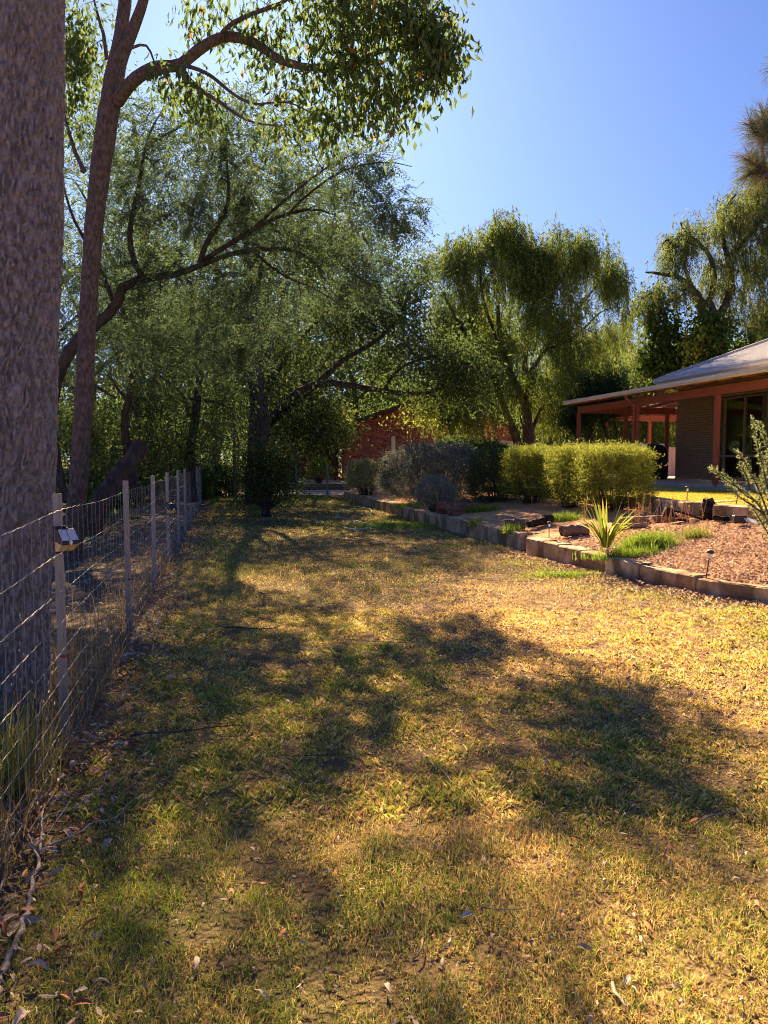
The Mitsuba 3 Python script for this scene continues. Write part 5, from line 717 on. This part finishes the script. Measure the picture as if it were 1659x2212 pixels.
# ---- shrubs of the garden bed
def shrub(key, c, s, n, ll, lw, tone, label, pw=2.6, up=.8, stem=.35, cat='shrub', q=7, ln=.16, nz=.25, seed=1, group=None, fringe=0, low=-.55):
    """sprigs on the skin and inside of a rounded block c (foot), s (half sizes, height), with stems below"""
    r = np.random.default_rng(seed); k = num(key); d = nrm(rn(r, n, 3)); d[:, 2] = np.where(d[:, 2] < low, -d[:, 2], d[:, 2]); rad = (np.abs(d) ** pw).sum(1) ** (-1 / pw); inner = r.uniform(0, 1, n) < .28; q3 = d * rad[:, None] * (1 + (meshkit.fbm(d * 2.6 + seed, 3, seed)[:, None] - .5) * nz * 2) * np.where(inner, r.uniform(.35, .9, n), r.uniform(.9, 1.03, n))[:, None]
    h = s[2]; b = c + q3 * [s[0], s[1], h / 2] + [0, 0, h * .52]; a = nrm(d * .75 + rn(r, n, 3) * .45 + [0, 0, up]); t = np.linspace(.0, 1, q)[None, :, None]; l = ln * r.uniform(.6, 1.4, (n, 1, 1)) + (fringe * (r.uniform(0, 1, (n, 1, 1)) < .12)); nr = nrm(rn(r, n, 3)); sd = nrm(np.cross(a, nr)); sg = np.where(np.arange(q) % 2, 1, -1)[None, :, None]
    p = b[:, None] + a[:, None] * t * l + DOWN * (t ** 2 * l * .22); ax = a[:, None] * .8 + sd[:, None] * sg * .8 + rn(r, n, q, 3) * .3; mb = MB().add(*leaves(p.reshape(-1, 3), ax.reshape(-1, 3), np.repeat(nr, q, 0) + rn(r, n * q, 3) * .4, ll * r.uniform(.7, 1.3, n * q), lw, pal(tone, n, q, r), False)); put(k + '__foliage', mb, 'leaf')
    m = 60; e = c + np.stack([r.uniform(-.7, .7, m) * s[0], r.uniform(-.7, .7, m) * s[1], r.uniform(.35, .8, m) * h], -1); f0 = c + (e - c) * [.45, .45, 0] - [0, 0, .05]; tt = np.linspace(0, 1, 4)[None, :, None]; pts = f0[:, None] * (1 - tt) + e[:, None] * tt + rn(r, m, 4, 3) * .015; put(k + '__stem', MB().add(*tubes(pts, np.broadcast_to(np.linspace(.010, .003, 4), (m, 4)), 4)), 'bark_dark', True); return tag(k, label, cat, group)
def at(px, Y, z): p = P(px, 1000, Y); p[2] = z; return p
shrub('hedge_bush', at(1318, 15.7, .47), (.60, .8, 1.20), 6000, .055, .013, 'hedge', 'feathery yellow-green clipped bush at the right end of the hedge', 9, .6, seed=41, ln=.16, nz=.10, fringe=.16)
shrub('hedge_bush', at(1232, 17.1, .47), (.40, .7, 1.23), 3300, .055, .014, 'hedge', 'narrow yellow-green clipped bush, second from the right in the hedge', 8, .6, seed=42, ln=.16, nz=.13, fringe=.14)
shrub('hedge_bush', at(1152, 18.8, .46), (.62, .8, 1.25), 4600, .062, .014, 'hedge', 'broad yellow-green clipped bush, third from the right in the hedge', 8, .6, seed=43, ln=.17, nz=.12, fringe=.12)
shrub('hedge_bush', at(1072, 20.4, .45), (.62, .8, 1.25), 4000, .05, .013, 'dark', 'dark green bush at the left end of the hedge beside the lavender', 3.5, .5, seed=44, ln=.18, nz=.2, low=-.9)
shrub('lavender_bush', at(936, 22.4, .38), (1.42, 1.0, 1.42), 7500, .075, .016, 'lav', 'large grey-purple lavender bush at the left end of the planted bed', 2.8, .9, seed=45, ln=.24, nz=.32, fringe=.14, low=-.95)
shrub('grey_bush', at(942, 18.9, .34), (.43, .4, .70), 1700, .042, .014, 'grey', 'small silver-grey bush in front of the lavender', 2.2, .8, seed=46, ln=.15, nz=.4, low=-.9)
shrub('pale_shrub', at(790, 28.3, .30), (.62, .6, 1.05), 1500, .11, .018, 'pale', 'pale silvery green shrub beyond the end of the long wall', 2.0, .8, seed=47, ln=.22, nz=.5)
shrub('yellow_plant', at(689, 38.2, .42), (.42, .4, .95), 500, .22, .035, 'bright', 'bright yellow-green plant on the far bank before the carport', 2.0, 1.2, seed=48, ln=.25, nz=.5)
shrub('dark_shrub', at(1005, 29, .45), (1.6, 1.0, 1.75), 2400, .13, .04, 'dark', 'dark green shrub behind the lavender under the weeping tree', 2.2, .6, seed=49, ln=.2, nz=.5); shrub('dark_shrub', at(1190, 31, .6), (1.6, 1.0, 1.4), 2000, .13, .04, 'dark', 'low dark shrub at the foot of the weeping tree trunks', 2.2, .6, seed=50, ln=.2, nz=.5)
for i, (x, Y, s, lab) in enumerate(((395, 31, 1.1, 'leafy green shrub beyond the far end of the fence'), (300, 28, 1.2, 'green shrub on the bush floor behind the leaning stump'), (225, 25, 1.0, 'low green shrub on the bush floor between the stump and the slender gum'), (470, 33.6, .8, 'small green shrub at the foot of the steel pole'), (345, 36, 1.5, 'wide green shrub at the left end of the drive'))):
    shrub('bush_shrub', at(x, Y, .0), (s, s * .8, s * 1.35), 1100, .14, .05, 'gum', lab, 2.2, .6, seed=60 + i, ln=.26, nz=.6, low=-.9)
# spiky shrub at the right edge: long sprays of small leaves from the bed
r = np.random.default_rng(90); YS = 8.6; SP = [[(1700, 1215), (1660, 1130), (1625, 1075), (1580, 1045), (1540, 1015)], [(1665, 1140), (1640, 1060), (1620, 1020), (1600, 985), (1590, 975)], [(1690, 1170), (1660, 1060), (1648, 1010), (1635, 950), (1625, 905)], [(1720, 1180), (1690, 1050), (1665, 990), (1650, 940), (1640, 915)], [(1640, 1085), (1600, 1060), (1570, 1030), (1535, 1012)], [(1700, 1200), (1690, 1100), (1680, 1000), (1690, 900)], [(1655, 1110), (1640, 1080), (1650, 1020), (1655, 985)], [(1620, 1060), (1608, 1020), (1598, 1005)], [(1710, 1230), (1670, 1170), (1640, 1120), (1625, 1095)], [(1720, 1190), (1740, 1090), (1760, 980)], [(1650, 1110), (1622, 1090), (1600, 1075), (1572, 1050)], [(1740, 1220), (1700, 1150), (1665, 1090), (1640, 1035)]]
stem, lf = MB(), MB()
for i, pts in enumerate(SP):
    p = np.array([P(x, y, YS + .25 * math.sin(i * 2.3)) for x, y in pts]); q, rr = smoothline(p, np.linspace(.012, .003, len(p)), .02); stem.add(*tube(q, rr, 5)); n = len(q); m = 7; t = nrm(np.gradient(q, axis=0)); sel = q[n // 5:]; tt = t[n // 5:]; k = len(sel)
    a = nrm(tt[:, None] * .9 + rn(r, k, m, 3) * .75); b = sel[:, None] + a * r.uniform(.005, .03, (k, m, 1)); lf.add(*leaves(b.reshape(-1, 3), a.reshape(-1, 3), rn(r, k * m, 3), .034 * r.uniform(.7, 1.3, k * m), .012, pal('grey', k, m, r) * [.75, .85, .5]))
put('spiky_shrub__stem', stem, 'bark_dark', True); put('spiky_shrub__foliage', lf, 'leaf'); tag('spiky_shrub', 'spiky shrub with upright sprays of small grey-green leaves at the right edge', 'shrub')
# pine: trunk outside the frame, its branch with long needles reaching in
YP = 8.2; pl_, pr_ = px_line([(1860, 1240, YP, .16), (1870, 800, YP, .15), (1875, 400, YP, .13), (1880, 0, YP, .11), (1885, -200, YP, .08)]); stem = MB().add(*tube(pl_, pr_, 12)); lf = MB()
for i, (pts, tips) in enumerate((([(1872, 470), (1780, 410), (1700, 385), (1652, 370), (1632, 340)], 1), ([(1652, 372), (1648, 330), (1646, 280), (1650, 245)], 1), ([(1652, 368), (1632, 356), (1618, 346)], 1), ([(1650, 300), (1632, 285), (1622, 270)], 1), ([(1660, 380), (1640, 372), (1622, 372)], 1), ([(1690, 330), (1668, 300), (1660, 262)], 1), ([(1700, 385), (1680, 320), (1690, 260)], 1), ([(1880, 230), (1800, 180), (1720, 150), (1685, 142)], 1), ([(1660, 372), (1648, 382), (1638, 384)], 0))):
    p = np.array([P(x, y, YP - .1 * i) for x, y in pts]); q, rr = smoothline(p, np.linspace(.035 if i in (0, 4) else .018, .010, len(p)), .03); stem.add(*tube(q, rr, 7))
    if not tips: continue
    n = len(q); sel = q[-min(n, 12):]; t = nrm(np.gradient(q, axis=0))[-len(sel):]; m = 34; k = len(sel); a = nrm(t[:, None] * .7 + rn(r, k, m, 3) * .66 + [0, 0, -.08]); ln = .23 * r.uniform(.7, 1.2, (k, m, 1)); b = np.broadcast_to(sel[:, None], a.shape)
    pts3 = np.stack([b, b + a * ln * .5, b + a * ln + DOWN * ln * .12], 2).reshape(-1, 3, 3); w = np.broadcast_to(np.array([.0018, .0017, .0006]), (k * m, 3)); v, f = tubes(pts3, w, 3, False); lf.add(v, f, np.repeat(pal('pine', k, m, r), 9, axis=0))
put('pine_tree__trunk', stem, 'bark_brown', True); put('pine_tree__needles', lf, 'leaf'); tag('pine_tree', 'pine branch with long bristling needles reaching in at the right edge of the sky', 'pine tree')
# ---- dry grass and wild oats by the big trunk and along the fence
mb = MB(); r = np.random.default_rng(66); n = 2600; y = 2.2 + 10 * r.uniform(0, 1, n) ** 1.6; x = fence_x(y) - np.abs(r.normal(0, .28, n)) + .04; c = np.array([[.30, .20, .09], [.22, .16, .08], [.14, .15, .05], [.36, .26, .13]])[r.integers(0, 4, n)] * r.uniform(.7, 1.2, (n, 1))
mb.add(*blades(np.stack([x, y, 0 * x], -1), r.uniform(.10, .55, n) * np.where(y < 6, 1, .7), .004, r.uniform(.1, .85, n), c, r)); put('dry_grass', mb, 'blade'); tag('dry_grass', 'tall dry grass stalks growing through the foot of the wire fence', 'dry grass', kind='stuff')
mb = MB()
for px, py, h in ((8, 1480, .0), (150, 1700, 0)): pass
for i, (x0, y0, x1, y1) in enumerate(((10, 1720, 33, 1305), (228, 1560, 222, 1335), (305, 1540, 318, 1330), (60, 1700, 95, 1440), (320, 1480, 330, 1300))):
    Yo = G(x0, y0)[1] if y0 > 1500 else 5.6; a, b2 = P(x0, y0, Yo), P(x1, y1, Yo); t = np.linspace(0, 1, 8)[:, None]; p = a * (1 - t) + b2 * t + np.array([1, 0, 0]) * (.05 * np.sin(t * 2.5)); mb.add(*tube(p, .0016, 4), (.50, .36, .16)); m = 12; q = p[-1] - (p[-1] - p[4]) * r.uniform(0, 1, (m, 1)) ** 1.3 + rn(r, m, 3) * .018
    mb.add(*leaves(q, rn(r, m, 3) * .5 + DOWN, rn(r, m, 3), .024, .008, np.broadcast_to((.70, .62, .45), (m, 3))))
put('wild_oats', mb, 'leaf'); tag('wild_oats', 'thin wild oat stalks with pale seed heads by the near fence wires', 'dry grass', kind='stuff')
print('triangles', sum(len(meshkit.WRITTEN[d['filename']][1]) for d in scene.values() if d.get('type') == 'ply'))
